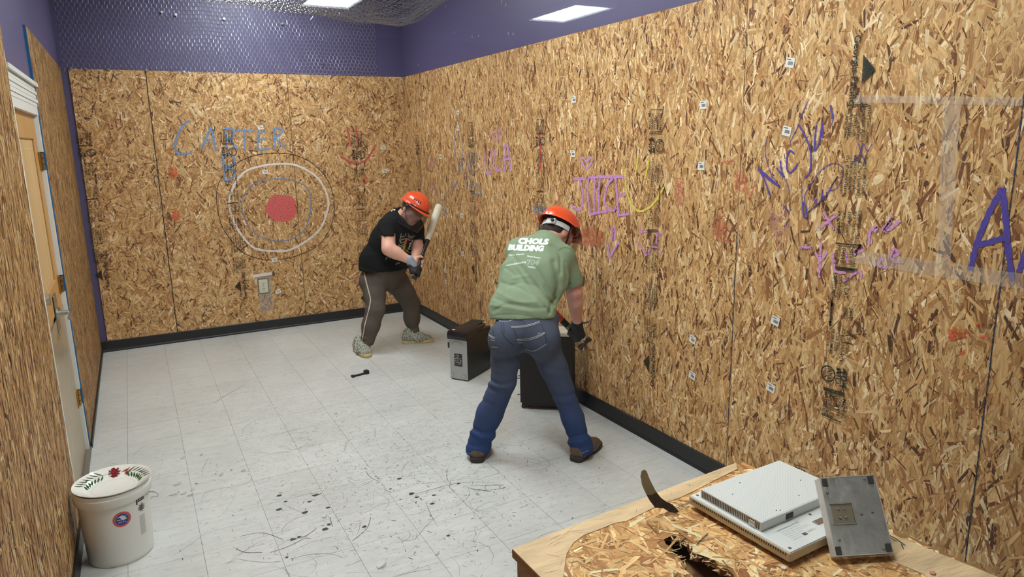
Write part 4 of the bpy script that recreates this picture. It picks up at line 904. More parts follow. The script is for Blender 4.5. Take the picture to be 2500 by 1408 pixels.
# ---------------------------------------------------------------- small desktop computer standing on end
A_, B_ = np.array([2.018, 4.817, 0.]), np.array([2.107, 4.684, 0.]); wv = B_-A_; dv = nrm(np.array([-wv[1], wv[0], 0]))*.38
m_case = pm('black painted case', (30, 29, 30), .42, var=.15, scale=7); m_silver = pm('silver case steel', (172, 174, 174), .42, .45, var=.06, scale=6)
pc = thing('desktop_computer', 'small black and silver desktop computer case standing on end', 'computer', A_)
nf = -nrm(dv)
obj('case', MB().obox(UZ*.012+dv*.01, wv, dv*.96, UZ*.345), m_case, pc, bevel=.003)
obj('rear_feet', MB().obox(dv*.02+wv*.05, wv*.9, dv*.9, UZ*.012), m_blk, pc)
obj('bottom_plate', MB().obox(UZ*.010+wv*.01, wv*.98, dv*.03, UZ*.335), m_silver, pc, bevel=.002)
bz = MB(); n_ = 8
for i in range(n_+1):
    u = i/n_; bow = .010*math.sin(math.pi*u)
    for z, o_ in ((.325, .004), (.330, .016), (.362, .020), (.385, .012), (.392, .0), (.392, -.30)): bz.v.append(tuple(wv*(u*1.06-.03)+nf*(o_+bow*(o_ > 0))+UZ*(z+bow*.6)))
for i in range(n_):
    for j in range(5): bz.f.append((i*6+j, (i+1)*6+j, (i+1)*6+j+1, i*6+j+1))
bz.f += [tuple(range(6)), tuple(n_*6+j for j in range(6))]
k = len(bz.v)
obj('front_bezel', bz, pm('glossy black bezel', (22, 22, 30), .22), pc, smooth=40)
obj('drive_slot', MB().obox(wv*.35+dv*.12+UZ*.3935, wv*.12, dv*.42, UZ*.001), m_dk, pc)
obj('power_key', MB().obox(wv*.12+dv*.05+UZ*.3945, wv*.18, dv*.03, UZ*.002), m_lwhite, pc)
c = wv*.27+nf*.001+UZ*.115; sb_ = obj('rating_sticker', MB().obox(c, wv*.44, nf*.0008, UZ*.10), m_dkp, pc)
sw = MB(); r9 = np.random.default_rng(4)
for i in range(26):
    u, v = r9.uniform(.02, .80), r9.uniform(.05, .9); q = MB().obox(c+wv*.44*u+nf*.001+UZ*.10*v, wv*.44*r9.uniform(.05, .16), nf*.0004, UZ*.005); sw.add(q.v, q.f)
obj('sticker_print', sw, m_lgrey, sb_)
for u in (.14, .80): obj('foot_pad', MB().tube([wv*u+UZ*.04, wv*u+UZ*.04+nf*.006], .010, 12), m_chrome, pc)
obj('embossed_arc', MB().ribbon([wv*.45+nf*.0012+UZ*.26+.055*(math.cos(a_)*nrm(wv)+math.sin(a_)*UZ) for a_ in np.linspace(.4, 2.7, 16)], .003, nf), m_grey, pc, fix=False)
obj('side_tab', MB().obox(-wv*.18+dv*.05+UZ*.245, wv*.2, dv*.05, UZ*.045), m_blk, pc, bevel=.004)
obj('loose_panel', MB().obox(wv*.1+dv*.45+UZ*.392, wv*.7, dv*.42+UZ*.010, UZ*.004), m_case, pc)
# ---------------------------------------------------------------- tower computer on castors behind the man in green
T0 = np.array([2.185, 3.995, 0.]); ta = math.radians(40); wv = np.array([math.cos(ta), -math.sin(ta), 0.])*.36; dv = np.array([math.sin(ta), math.cos(ta), 0.])*.17
tw = thing('tower_computer', 'black tower computer case with cream lid behind the man in green', 'computer', T0)
m_twb = pm('matt black steel', (34, 32, 32), .55, var=.2, scale=5); m_cream = pm('cream plastic', (205, 200, 186), .5, var=.05)
obj('case', MB().obox(UZ*.045, wv, dv, UZ*.48), m_twb, tw, bevel=.004)
obj('lid', MB().obox(UZ*.525-wv*.01-dv*.02, wv*1.02, dv*1.04, UZ*.028), m_cream, tw, bevel=.006)
obj('lid_groove', MB().obox(UZ*.5531+wv*.45, wv*.01, dv, UZ*.0006).obox(UZ*.5531+wv*.70+dv*.2, wv*.008, dv*.6, UZ*.0006), m_grey, tw)
obj('base_skirt', MB().obox(UZ*.028+wv*.03, wv*.94, dv, UZ*.02), m_blk, tw)
for u, v in ((.06, .1), (.94, .1), (.06, .9), (.94, .9)):
    c = wv*u+dv*v; obj('castor', MB().tube([c+UZ*.016-nrm(dv)*.009, c+UZ*.016+nrm(dv)*.009], .016, 14), m_rub, tw, smooth=40)
for z, L in ((.22, .035), (.105, .018), (.24, .012)): obj('cable_stub', MB().tube([UZ*z, UZ*z-wv*.3*L/.1-UZ*.004], .003, 6), m_blk, tw)
# ================================================================== PEOPLE
# bodies and clothes are grown as one smooth implicit surface each and meshed with surface nets
_nt = np.random.default_rng(12).random((32, 32, 32)).astype(np.float32)
def vnoise(P, scale, seed=0):
    q = P*scale+seed*7.31; i = np.floor(q).astype(int); f = q-i; f = f*f*(3-2*f); out = 0
    for dx in (0, 1):
        for dy in (0, 1):
            for dz in (0, 1):
                w = (f[..., 0] if dx else 1-f[..., 0])*(f[..., 1] if dy else 1-f[..., 1])*(f[..., 2] if dz else 1-f[..., 2])
                out = out+w*_nt[(i[..., 0]+dx) % 32, (i[..., 1]+dy) % 32, (i[..., 2]+dz) % 32]
    return out*2-1
def cone(a, b, ra, rb):
    a = np.asarray(a, float); b = np.asarray(b, float); R = max(ra, rb)
    def f(P):
        d = b-a; t = np.clip(((P-a)@d)/(d@d+1e-12), 0, 1)[..., None]; return np.linalg.norm(P-(a+t*d), axis=-1)-(ra+(rb-ra)*t[..., 0])
    return f, np.minimum(a, b)-R, np.maximum(a, b)+R
def ecap(a, b, ra, rb, side, sa, sb=None):
    """tapered capsule whose section is sa (at a) .. sb (at b) times wider along `side`"""
    a = np.asarray(a, float); b = np.asarray(b, float); side = nrm(side); sb = sa if sb is None else sb; R = max(ra*max(sa, 1), rb*max(sb, 1))
    d = b-a
    def f(P):
        t = np.clip(((P-a)@d)/(d@d+1e-12), 0, 1); q = P-(a+t[..., None]*d); s = q@side; sc = sa+(sb-sa)*t
        q = q-side*(s*(1-1/sc))[..., None]; return np.linalg.norm(q, axis=-1)-(ra+(rb-ra)*t)
    return f, np.minimum(a, b)-R, np.maximum(a, b)+R
def ell(c, rad, axes=None):
    c = np.asarray(c, float); rad = np.asarray(rad, float); A = np.eye(3) if axes is None else np.stack([nrm(q) for q in axes]); R = rad.max()
    def f(P):
        q = (P-c)@A.T; k0 = np.linalg.norm(q/rad, axis=-1); k1 = np.linalg.norm(q/rad**2, axis=-1)+1e-9; return k0*(k0-1)/k1
    return f, c-R, c+R
def smin(a, b, k):
    h = np.maximum(k-np.abs(a-b), 0)/k; return np.minimum(a, b)-h*h*k*.25
class Field:
    def __init__(s, prims, h, pad=.04):
        s.h = h; lo = np.min([q[0][1] for q in prims], 0)-pad; hi = np.max([q[0][2] for q in prims], 0)+pad
        s.lo = lo; s.n = np.ceil((hi-lo)/h).astype(int)+1; s.F = np.full(s.n, .25, np.float32)
        for p, k in prims: s.add(p, k)
    def _box(s, lo, hi, m):
        i0 = np.clip(np.floor((lo-m-s.lo)/s.h).astype(int), 0, s.n-1); i1 = np.clip(np.ceil((hi+m-s.lo)/s.h).astype(int)+1, 1, s.n); return i0, i1
    def pts(s, i0, i1):
        g = [s.lo[d]+s.h*np.arange(i0[d], i1[d]) for d in range(3)]; return np.stack(np.meshgrid(*g, indexing='ij'), -1)
    def add(s, p, k=.03):
        i0, i1 = s._box(p[1], p[2], .05+k); sl = tuple(slice(a, b) for a, b in zip(i0, i1)); s.F[sl] = smin(s.F[sl], p[0](s.pts(i0, i1)).astype(np.float32), k); return s
    def sub(s, p, k=.01):
        i0, i1 = s._box(p[1], p[2], .05+k); sl = tuple(slice(a, b) for a, b in zip(i0, i1)); s.F[sl] = -smin(-s.F[sl], p[0](s.pts(i0, i1)).astype(np.float32), k); return s
    def cut(s, pt, n, near=None, rad=1e9, k=.006):
        """remove everything on the side n points to (only within rad of near)"""
        n = nrm(n); P = s.pts([0, 0, 0], s.n); d = (P-np.asarray(pt))@n
        if near is not None: d = np.where(np.linalg.norm(P-np.asarray(near), axis=-1) < rad, d, -1.)
        s.F = -smin(-s.F, -d.astype(np.float32), k); return s
    def disp(s, fn, band=.05):
        m = np.abs(s.F) < band; idx = np.argwhere(m); P = s.lo+idx*s.h; s.F[m] += fn(P).astype(np.float32); return s
    def mesh(s):
        F = s.F; n = np.array(F.shape); ins = F < 0; c = np.zeros(n-1, np.int8)
        for dx in (0, 1):
            for dy in (0, 1):
                for dz in (0, 1): c += ins[dx:n[0]-1+dx, dy:n[1]-1+dy, dz:n[2]-1+dz]
        cell = np.argwhere((c > 0) & (c < 8)); vid = np.full(n-1, -1, np.int64); vid[tuple(cell.T)] = np.arange(len(cell))
        acc = np.zeros((len(cell), 3)); cnt = np.zeros(len(cell))
        for ax in range(3):
            o = [d for d in range(3) if d != ax]
            for u in (0, 1):
                for v in (0, 1):
                    a = cell.copy(); a[:, o[0]] += u; a[:, o[1]] += v; b = a.copy(); b[:, ax] += 1
                    fa, fb = F[tuple(a.T)], F[tuple(b.T)]; m = (fa < 0) != (fb < 0); t = fa[m]/(fa[m]-fb[m]); P = a[m].astype(float); P[:, ax] += t
                    acc[m] += P; cnt[m] += 1
        V = s.lo+s.h*(acc/cnt[:, None]); Q = []
        for ax in range(3):
            o = [(ax+1) % 3, (ax+2) % 3]; sl0 = [slice(1, -1)]*3; sl0[ax] = slice(0, -1); sl1 = [slice(1, -1)]*3; sl1[ax] = slice(1, None)
            A, B = ins[tuple(sl0)], ins[tuple(sl1)]; e = np.argwhere(A != B); fl = A[tuple(e.T)]
            base = e.copy(); 
            for d in o: base[:, d] += 1
            q = []
            for du, dv in ((-1, -1), (0, -1), (0, 0), (-1, 0)):
                k = base.copy(); k[:, o[0]] += du; k[:, o[1]] += dv; q.append(vid[tuple(k.T)])
            q = np.stack(q, 1); q[~fl] = q[~fl][:, ::-1]; Q.append(q)
        return V, np.concatenate(Q)
def fmesh(name, fld, mat, root=None, loc=(0, 0, 0), iters=2):
    V, Q = fld.mesh()
    for it in range(iters):           # light smoothing of the grid stepping
        S = np.zeros_like(V); c = np.zeros(len(V))
        for a, b in ((0, 1), (1, 2), (2, 3), (3, 0)):
            np.add.at(S, Q[:, a], V[Q[:, b]]); np.add.at(c, Q[:, a], 1); np.add.at(S, Q[:, b], V[Q[:, a]]); np.add.at(c, Q[:, b], 1)
        V = V*.5+.5*S/c[:, None]
    loc = np.asarray(root.location if root is not None else loc, float)
    me = bpy.data.meshes.new(name); me.vertices.add(len(V)); me.vertices.foreach_set('co', (V-loc).reshape(-1).astype(np.float32))
    me.loops.add(len(Q)*4); me.loops.foreach_set('vertex_index', Q.reshape(-1).astype(np.int32)); me.polygons.add(len(Q)); me.polygons.foreach_set('loop_start', (np.arange(len(Q))*4).astype(np.int32))
    me.update(calc_edges=True); me.polygons.foreach_set('use_smooth', [True]*len(Q)); me.materials.append(mat)
    o = bpy.data.objects.new(name, me); C.objects.link(o)
    if root is not None: o.parent = root
    else: o.location = loc
    o['_b'] = 0; del o['_b']
    return o, BVHTree.FromPolygons([Vector(p) for p in V], [tuple(q) for q in Q.tolist()])
def J(px, py, Y): return at(px, py, 1, Y)
def pixfold(lines, gain=1.0, yside=None):
    """cloth folds: each line = (picture polyline, half width px, depth m); carved on the side towards the picture taker"""
    segs = []
    for pl, w, d in lines:
        P = smooth_path(pl, 4)
        for a, b in zip(P[:-1], P[1:]): segs.append((np.asarray(a), np.asarray(b), w, d))
    groups = {}
    for i, (pl, w, d) in enumerate(lines): groups[i] = ([np.asarray(p) for p in smooth_path(pl, 4)], w, d)
    def fn(P):
        uv = proj(P); out = np.zeros(len(P))
        for pl, w, d in groups.values():
            best = np.full(len(P), 1e9); n = len(pl)
            for a, b in zip(pl[:-1], pl[1:]):
                ab = b-a; t = np.clip(((uv-a)@ab)/(ab@ab+1e-9), 0, 1); best = np.minimum(best, np.linalg.norm(uv-(a+t[:, None]*ab), axis=1))
            out += d*gain*np.exp(-(best/w)**2)
        return out
    return fn
def on_surf(bvh, px, py, off=.0015):
    d = Vector(ray(px, py)); d.normalize(); hit, n, i, dist = bvh.ray_cast(Vector(CAM), d)
    if hit is None: return None, None
    if n.dot(d) > 0: n = -n
    return np.array(hit)+np.array(n)*off, np.array(n)
def surf_stroke(mb, bvh, pl, w, off=.0015, n=6):
    P, N = [], []
    for q in smooth_path(pl, n):
        p, nn = on_surf(bvh, q[0], q[1], off)
        if p is None: continue
        P.append(p); N.append(nn)
    if len(P) > 1: mb.ribbon(P, w, N)
def surf_text(mb, bvh, txt, p0, p1, pup, h, bold=.02, off=.002):
    """text from pixel p0 to p1, letters' up direction pup (pixels), cap height h px, laid on the cloth"""
    v, f = text_mesh(txt, bold)
    bm = bmesh.new(); vs = [bm.verts.new((x, y, 0)) for x, y in v]
    for q in f:
        try: bm.faces.new([vs[i] for i in q])
        except ValueError: pass
    bmesh.ops.triangulate(bm, faces=bm.faces); 
    for _ in range(2):
        ed = [e for e in bm.edges if e.calc_length() > .25]
        if ed: bmesh.ops.subdivide_edges(bm, edges=ed, cuts=1); bmesh.ops.triangulate(bm, faces=bm.faces)
    bm.verts.ensure_lookup_table(); bm.verts.index_update()
    W_ = v[:, 0].max(); p0, p1, pup = (np.asarray(q, float) for q in (p0, p1, pup)); pup = pup/np.linalg.norm(pup); base = len(mb.v); ok = {}
    for k in bm.verts:
        uv = p0+(p1-p0)*(k.co.x/W_)+pup*(k.co.y*h*1.0)
        p, nn = on_surf(bvh, uv[0], uv[1], off)
        if p is not None: ok[k.index] = len(mb.v); mb.v.append(tuple(p))
    for q in bm.faces:
        ids = [k.index for k in q.verts]
        if all(i in ok for i in ids):
            pp = [np.array(mb.v[ok[i]]) for i in ids]
            if max(np.linalg.norm(pp[0]-pp[1]), np.linalg.norm(pp[1]-pp[2])) < .06: mb.f.append(tuple(ok[i] for i in ids))
    bm.free()
def dec(name, mb, mat, par, base):
    mb.v = [tuple(np.array(v)-base) for v in mb.v]; return tag(obj(name, mb, mat, par, fix=False), kind='stuff' if name not in ('belt', 'side_stripe', 'spine_print', 'lower_print', 'neck_print') else None)
def hand(G, axis, wrist, rh, wrap=1, thumb=1, sc=1.0, infl=0.0):
    """five fingers closed round a handle of radius rh; G grip centre, axis handle direction"""
    G, axis, wrist = (np.asarray(q, float) for q in (G, axis, wrist)); axis = nrm(axis); w = wrist-G; w = nrm(w-axis*(w@axis)); s = np.cross(axis, w)*wrap; out = []
    def pol(ang, r, ax): return G+axis*ax+(w*math.cos(ang)+s*math.sin(ang))*r
    pc = G+w*(rh+.020*sc)
    out.append((ecap(wrist, pc+w*.012, .024*sc+infl, .024*sc+infl, axis, 1.15, 1.7), .02)); out.append((ell(pc, (.044*sc+infl, .020*sc+infl, .036*sc+infl), (axis, w, s)), .015))
    for i, L in enumerate((.95, 1.05, 1.0, .82)):
        ax = thumb*(1.5-i)*.0205*sc; R = rh+.010*sc; angs = [.75, 1.35, 2.15*L**.3, 2.95*L**.4, 3.7*L]
        P = [pol(angs[0], R+.016*sc, ax*1.05)]+[pol(a, R+(.004 if q == 0 else 0), ax) for q, a in enumerate(angs[1:])]
        rr = [.0105, .0100, .0095, .0088, .0078]
        for q in range(4): out.append((cone(P[q], P[q+1], rr[q]*sc+infl, rr[q+1]*sc+infl), .006))
    ta = thumb*.040*sc
    P = [pol(-.15, rh+.028*sc, ta*.55), pol(-.75, rh+.020*sc, ta), pol(-1.5, rh+.012*sc, ta*1.25), pol(-2.2, rh+.010*sc, ta*1.15)]
    for q, (r0, r1) in enumerate(((.015, .013), (.013, .0115), (.0115, .009))): out.append((cone(P[q], P[q+1], r0*sc+infl, r1*sc+infl), .008))
    return out
def head_prims(c, up, fr, s=1.0):
    """skull, jaw, nose, brows, lips, ears; c = middle of the head, up and fr its axes"""
    up = nrm(up); fr = nrm(np.asarray(fr)-up*(np.asarray(fr)@up)); sd = np.cross(fr, up); ax = (sd, fr, up)
    L = lambda x, y, z: np.asarray(c)+(sd*x+fr*y+up*z)*s
    p = [(ell(L(0, -.012, .030), np.array((.076, .096, .090))*s, ax), .02), (ell(L(0, .030, -.045), np.array((.058, .062, .068))*s, ax), .04), (ell(L(0, .062, -.095), np.array((.026, .022, .020))*s, ax), .03),
         (cone(L(0, .088, .008), L(0, .108, -.030), .009*s, .014*s), .012), (cone(L(-.040, .080, .020), L(.040, .080, .020), .012*s, .012*s), .02),
         (cone(L(-.022, .084, -.066), L(.022, .084, -.066), .0075*s, .0075*s), .012), (ell(L(-.044, .064, -.022), np.array((.02, .02, .022))*s, ax), .03), (ell(L(.044, .064, -.022), np.array((.02, .02, .022))*s, ax), .03)]
    for g in (-1, 1): p.append((ell(L(g*.080, -.008, -.008), np.array((.009, .020, .034))*s, ax), .010))
    eyes = [(L(g*.031, .078, .004)) for g in (-1, 1)]
    return p, eyes, L
# ---------------------------------------------------------------- materials
def cloth(name, rgb, rough=.9, var=.10, scale=9, bump=.25, bscale=420): return pm(name, rgb, rough, 0, var, scale, bump, bscale, spec=.2)
m_skin = pm('skin', (226, 172, 152), .5, var=.06, scale=14, spec=.4); m_skin2 = pm('flushed skin', (220, 162, 146), .5, var=.08, scale=12, spec=.4)
m_hair = pm('dark brown hair', (52, 38, 32), .6, var=.3, scale=60, bump=.5, bscale=220); m_eye = pm('eye', (225, 222, 218), .2); m_iris = pm('iris', (50, 40, 34), .2)
m_orange = pm('orange helmet plastic', (232, 84, 42), .28, coat=.3); m_black = cloth('black cotton', (23, 24, 27)); m_green = cloth('sage green cotton', (135, 153, 125)); m_brown = cloth('brown jersey', (92, 83, 76))
m_glove = pm('black glove rubber', (30, 31, 34), .65, bump=.4, bscale=150); m_gloveg = pm('grey glove knit', (150, 160, 174), .8, var=.15, scale=60)
def jeans_mat():
    m, n, l, b = newmat('blue denim'); b.inputs['Roughness'].default_value = .85; b.inputs['Specular IOR Level'].default_value = .2
    tc = n.new('ShaderNodeTexCoord'); sx = n.new('ShaderNodeSeparateXYZ'); l.new(tc.outputs['Object'], sx.inputs[0])
    no = n.new('ShaderNodeTexNoise'); no.inputs['Scale'].default_value = 7; no.inputs['Detail'].default_value = 6; l.new(tc.outputs['Object'], no.inputs['Vector'])
    ad = n.new('ShaderNodeMath'); ad.operation = 'MULTIPLY_ADD'; ad.inputs[1].default_value = .25; l.new(no.outputs[0], ad.inputs[0]); l.new(sx.outputs[2], ad.inputs[2])
    cr = n.new('ShaderNodeValToRGB'); e = cr.color_ramp.elements; e[0].position = .30; e[0].color = (*lin((48, 68, 112)), 1); e[1].position = .72; e[1].color = (*lin((75, 82, 100)), 1)
    l.new(ad.outputs[0], cr.inputs[0])
    w = n.new('ShaderNodeTexNoise'); w.inputs['Scale'].default_value = 480; mp = n.new('ShaderNodeMapping'); mp.inputs['Scale'].default_value = (1, 1, .3); l.new(tc.outputs['Object'], mp.inputs[0]); l.new(mp.outputs[0], w.inputs['Vector'])
    r = n.new('ShaderNodeMapRange'); r.inputs[1].default_value = .3; r.inputs[2].default_value = .7; r.inputs[3].default_value = .82; r.inputs[4].default_value = 1.18; l.new(w.outputs[0], r.inputs[0])
    v = n.new('ShaderNodeVectorMath'); v.operation = 'SCALE'; l.new(cr.outputs[0], v.inputs[0]); l.new(r.outputs[0], v.inputs['Scale']); l.new(v.outputs[0], b.inputs['Base Color']); return m
m_jeans = jeans_mat(); m_thread = pm('pale seam thread', (178, 180, 182), .8); m_threadd = pm('dark seam thread', (44, 48, 64), .8); m_print = pm('white shirt print', (232, 240, 232), .7)
def hard_hat(root, c, up, fr, s=1.0, slots=True, visor=True, band=False, label=None, strap=True):
    up = nrm(up); fr = nrm(np.asarray(fr)-up*(np.asarray(fr)@up)); sd = np.cross(fr, up); c = np.asarray(c, float); l = np.asarray(root.location)
    L = lambda x, y, z: c+(sd*x+fr*y+up*z)*s-l
    mb = MB(); nt, npn = 56, 14; rings = []
    def dome(t, ph, k):
        x, y = math.cos(t)*.112*math.sin(ph), math.sin(t)*.140*math.sin(ph); z = .108*math.cos(ph)**.9 if ph < 1.57 else 0
        rg_ = .007*math.exp(-(x/.010)**2)+.004*math.exp(-((abs(x)-.040)/.009)**2); rg_ *= min(1, max(0, math.cos(ph)*3)); g = 1-k
        return (x*g, y*g, (z+rg_)*g)
    def brim(t, q, k):
        f = max(0, math.sin(t)); w = .010+.030*f**3+.010*max(0, -math.sin(t))**4
        x, y = math.cos(t)*(.112+w*q), math.sin(t)*(.140+w*q); return (x, y, -.010*q-.010*f**2*q+k)
    prof = [lambda t, i=i: dome(t, 1e-3+1.5698*i/npn, 0) for i in range(npn+1)]+[lambda t, q=q: brim(t, q, .0) for q in (.35, .7, 1.0)]+[lambda t: brim(t, 1.0, -.004), lambda t: brim(t, .3, -.004)]+[lambda t, i=i: dome(t, 1e-3+1.5698*i/npn, .035) for i in range(npn, -1, -1)]
    for i, fn in enumerate(prof):
        for j in range(nt): mb.v.append(tuple(L(*fn(2*math.pi*j/nt))))
    for i in range(len(prof)-1):
        for j in range(nt): mb.f.append((i*nt+j, i*nt+(j+1) % nt, (i+1)*nt+(j+1) % nt, (i+1)*nt+j))
    hat = obj('hard_hat', mb, m_orange, root, smooth=50)
    if label: hat['label'] = label
    if slots:
        sm = MB()
        for g in (-1, 1):
            for k in range(4):
                t = .05+k*.16; P = [np.array(dome((math.pi/2-.6-t) if g > 0 else (math.pi/2+.6+t), 1.05+.1*q, -.012)) for q in (0, 1, 2)]
                sm.ribbon([L(*p) for p in P], .009, [(p[0]*sd+p[1]*fr+p[2]*up) for p in P])
        obj('vent_slots', sm, m_dk, hat, fix=False)['kind'] = 'stuff'
    rim = MB().tube([L(math.cos(t)*.118, math.sin(t)*.146, -.004) for t in np.linspace(.4, math.pi-.4, 22)], .007, 6, squash=1.4)
    obj('visor_bracket', rim, m_blk, hat)
    if visor:
        vz = MB(); n_ = 20
        for z, rr in ((-.006, 1.04), (-.06, 1.10), (-.13, 1.10), (-.185, 1.0)):
            for t in np.linspace(.25, math.pi-.25, n_+1): vz.v.append(tuple(L(math.cos(t)*.118*rr, math.sin(t)*.146*rr, z)))
        for i in range(3):
            for j in range(n_): vz.f.append((i*(n_+1)+j, i*(n_+1)+j+1, (i+1)*(n_+1)+j+1, (i+1)*(n_+1)+j))
        vo = obj('face_shield', vz, pm('smoked visor', (46, 38, 38), .12, alpha=.46), hat, smooth=60, fix=False)
        ed = [L(math.cos(t)*.118*1.0, math.sin(t)*.146*1.0, -.185) for t in np.linspace(.25, math.pi-.25, 21)]
        obj('shield_edge', MB().tube(ed, .003, 6), m_blk, vo)
        for t in (.25, math.pi-.25):
            P = L(math.cos(t)*.121, math.sin(t)*.150, -.02); obj('pivot', MB().tube([P-(sd*math.cos(t))*.01*s, P+(sd*math.cos(t))*.008*s], .014, 14), m_chrome if slots else m_blk, hat)
    hb = MB()
    for z in (-.052, -.022):
        for t in np.linspace(-math.pi, 0, 25) if band else np.linspace(-math.pi-.3, .3, 25): hb.v.append(tuple(L(math.cos(t)*.096, math.sin(t)*.116, z)))
    for j in range(24): hb.f.append((j, j+1, 26+j, 25+j))
    bo = obj('headband', hb, pm('white band plastic', (214, 218, 222), .4) if band else m_blk, hat, fix=False)
    sl = bo.modifiers.new('thick', 'SOLIDIFY'); sl.thickness = .004
    if band:
        kb = L(.045, -.112, -.037); obj('adjuster', MB().obox(L(.012, -.128, -.058), sd*.060*s-fr*-.012*s, fr*.016*s, up*.036*s), pm('white band plastic 2', (206, 210, 214), .4), bo, bevel=.004)
        obj('adjuster_knob', MB().tube([L(.060, -.112, -.040), L(.064, -.130, -.040)], .010, 12), m_dk, bo)
    if strap:
        for g in (-1, 1): obj('chin_strap', MB().tube(smooth_path([L(g*.092, .01, -.02), L(g*.086, .02, -.08), L(g*.05, .045, -.135), L(0, .06, -.155)], 5), .006, 6, squash=.4), m_blk, hat)
    return hat
def shoe(root, heel, toe, z0=0.0, name='shoe', up_mat=None, sole_mat=None, ank=None, hgt=.075, wid=.047, label=None, laces=True, stripes=None):
    heel = np.array([heel[0], heel[1], z0]); toe = np.array([toe[0], toe[1], z0]); d = nrm(toe-heel); s = np.cross(UZ, d); Ln = np.linalg.norm(toe-heel)
    P = lambda u, v, z: heel+d*u*Ln+s*v+UZ*z
    pr = [(ecap(P(.14, 0, .055), P(.55, 0, .050), .036, .040, s, wid/.040), .02), (ecap(P(.55, 0, .046), P(.84, .004, .036), .040, .026, s, wid/.038, wid/.030), .03), (cone(P(.16, 0, .06), P(.20, 0, hgt+.035), .040, .042), .03), (cone(P(.22, 0, hgt), P(.5, 0, .06), .040, .034), .03)]
    f = Field(pr, .006); f.cut(P(0, 0, .020), -UZ, k=.002)
    if ank is not None: pass
    so, bv = fmesh(name, f, up_mat, root, iters=1)
    if label: so['label'] = label
    ou = []
    for u, v in ((-.01, 0), (0, .55), (.08, .85), (.25, .82), (.45, .78), (.62, .98), (.78, 1.02), (.90, .82), (.975, .45), (1.0, 0), (.975, -.5), (.90, -.80), (.78, -.92), (.62, -.90), (.45, -.78), (.25, -.82), (.08, -.85), (0, -.55)): ou.append((u, v*wid*.98))
    ou = smooth_path([(u*Ln, v, 0) for u, v in ou], 3, True)[:-1]; mb = MB(); n = len(ou)
    for z, g in ((0.0005, .94), (.006, 1.0), (.026, 1.0), (.032, .95)):
        for q in ou: c_ = np.array([Ln*.5, 0]); qq = c_+(np.array(q[:2])-c_)*g; mb.v.append(tuple(heel+d*qq[0]+s*qq[1]+UZ*z-np.asarray(root.location)))
    for i in range(3):
        for j in range(n): mb.f.append((i*n+j, i*n+(j+1) % n, (i+1)*n+(j+1) % n, (i+1)*n+j))
    mb.f += [tuple(range(n))[::-1], tuple(3*n+j for j in range(n))]
    obj('sole', mb, sole_mat, so, smooth=50)
    if laces:
        lm = MB()
        def top(u, v):
            h_, nn, i, dd = bv.ray_cast(Vector(P(u, v, .3)), Vector((0, 0, -1)), .4); return (np.array(h_)+UZ*.003) if h_ is not None else P(u, v, .09)
        for k in range(5):
            u = .36+k*.065; lm.tube([top(u, -.026)-np.asarray(root.location), top(u+.012, 0)+UZ*.003-np.asarray(root.location), top(u, .026)-np.asarray(root.location)], .0035, 5)
        for g in (-1, 1): lm.tube(smooth_path([top(.36, 0)-np.asarray(root.location)+UZ*.004, top(.33, g*.03)-np.asarray(root.location)+UZ*.01, P(.42, g*.055, .05)-np.asarray(root.location), P(.5, g*.062, .03)-np.asarray(root.location)], 4), .003, 5)
        obj('laces', lm, m_lace, so)
    return so
m_lace = pm('pale laces', (206, 206, 190), .8)
def knit_mat():
    m, n, l, b = newmat('zebra knit'); b.inputs['Roughness'].default_value = .85
    tc = n.new('ShaderNodeTexCoord'); w = n.new('ShaderNodeTexWave'); w.inputs['Scale'].default_value = 26; w.inputs['Distortion'].default_value = 9; w.inputs['Detail'].default_value = 3; w.inputs['Detail Scale'].default_value = 2.2; l.new(tc.outputs['Object'], w.inputs['Vector'])
    cr = n.new('ShaderNodeValToRGB'); e = cr.color_ramp.elements; e[0].position = .30; e[0].color = (*lin((92, 94, 88)), 1); e[1].position = .55; e[1].color = (*lin((182, 184, 172)), 1); l.new(w.outputs[0], cr.inputs[0]); l.new(cr.outputs[0], b.inputs['Base Color']); return m
def cloth_noise(amp, sc, seed, aniso=(1, 1, 1)): 
    an = np.asarray(aniso, float)
    return lambda P: amp*(vnoise(P*an, sc, seed)+.5*vnoise(P*an, sc*2.1, seed+3))

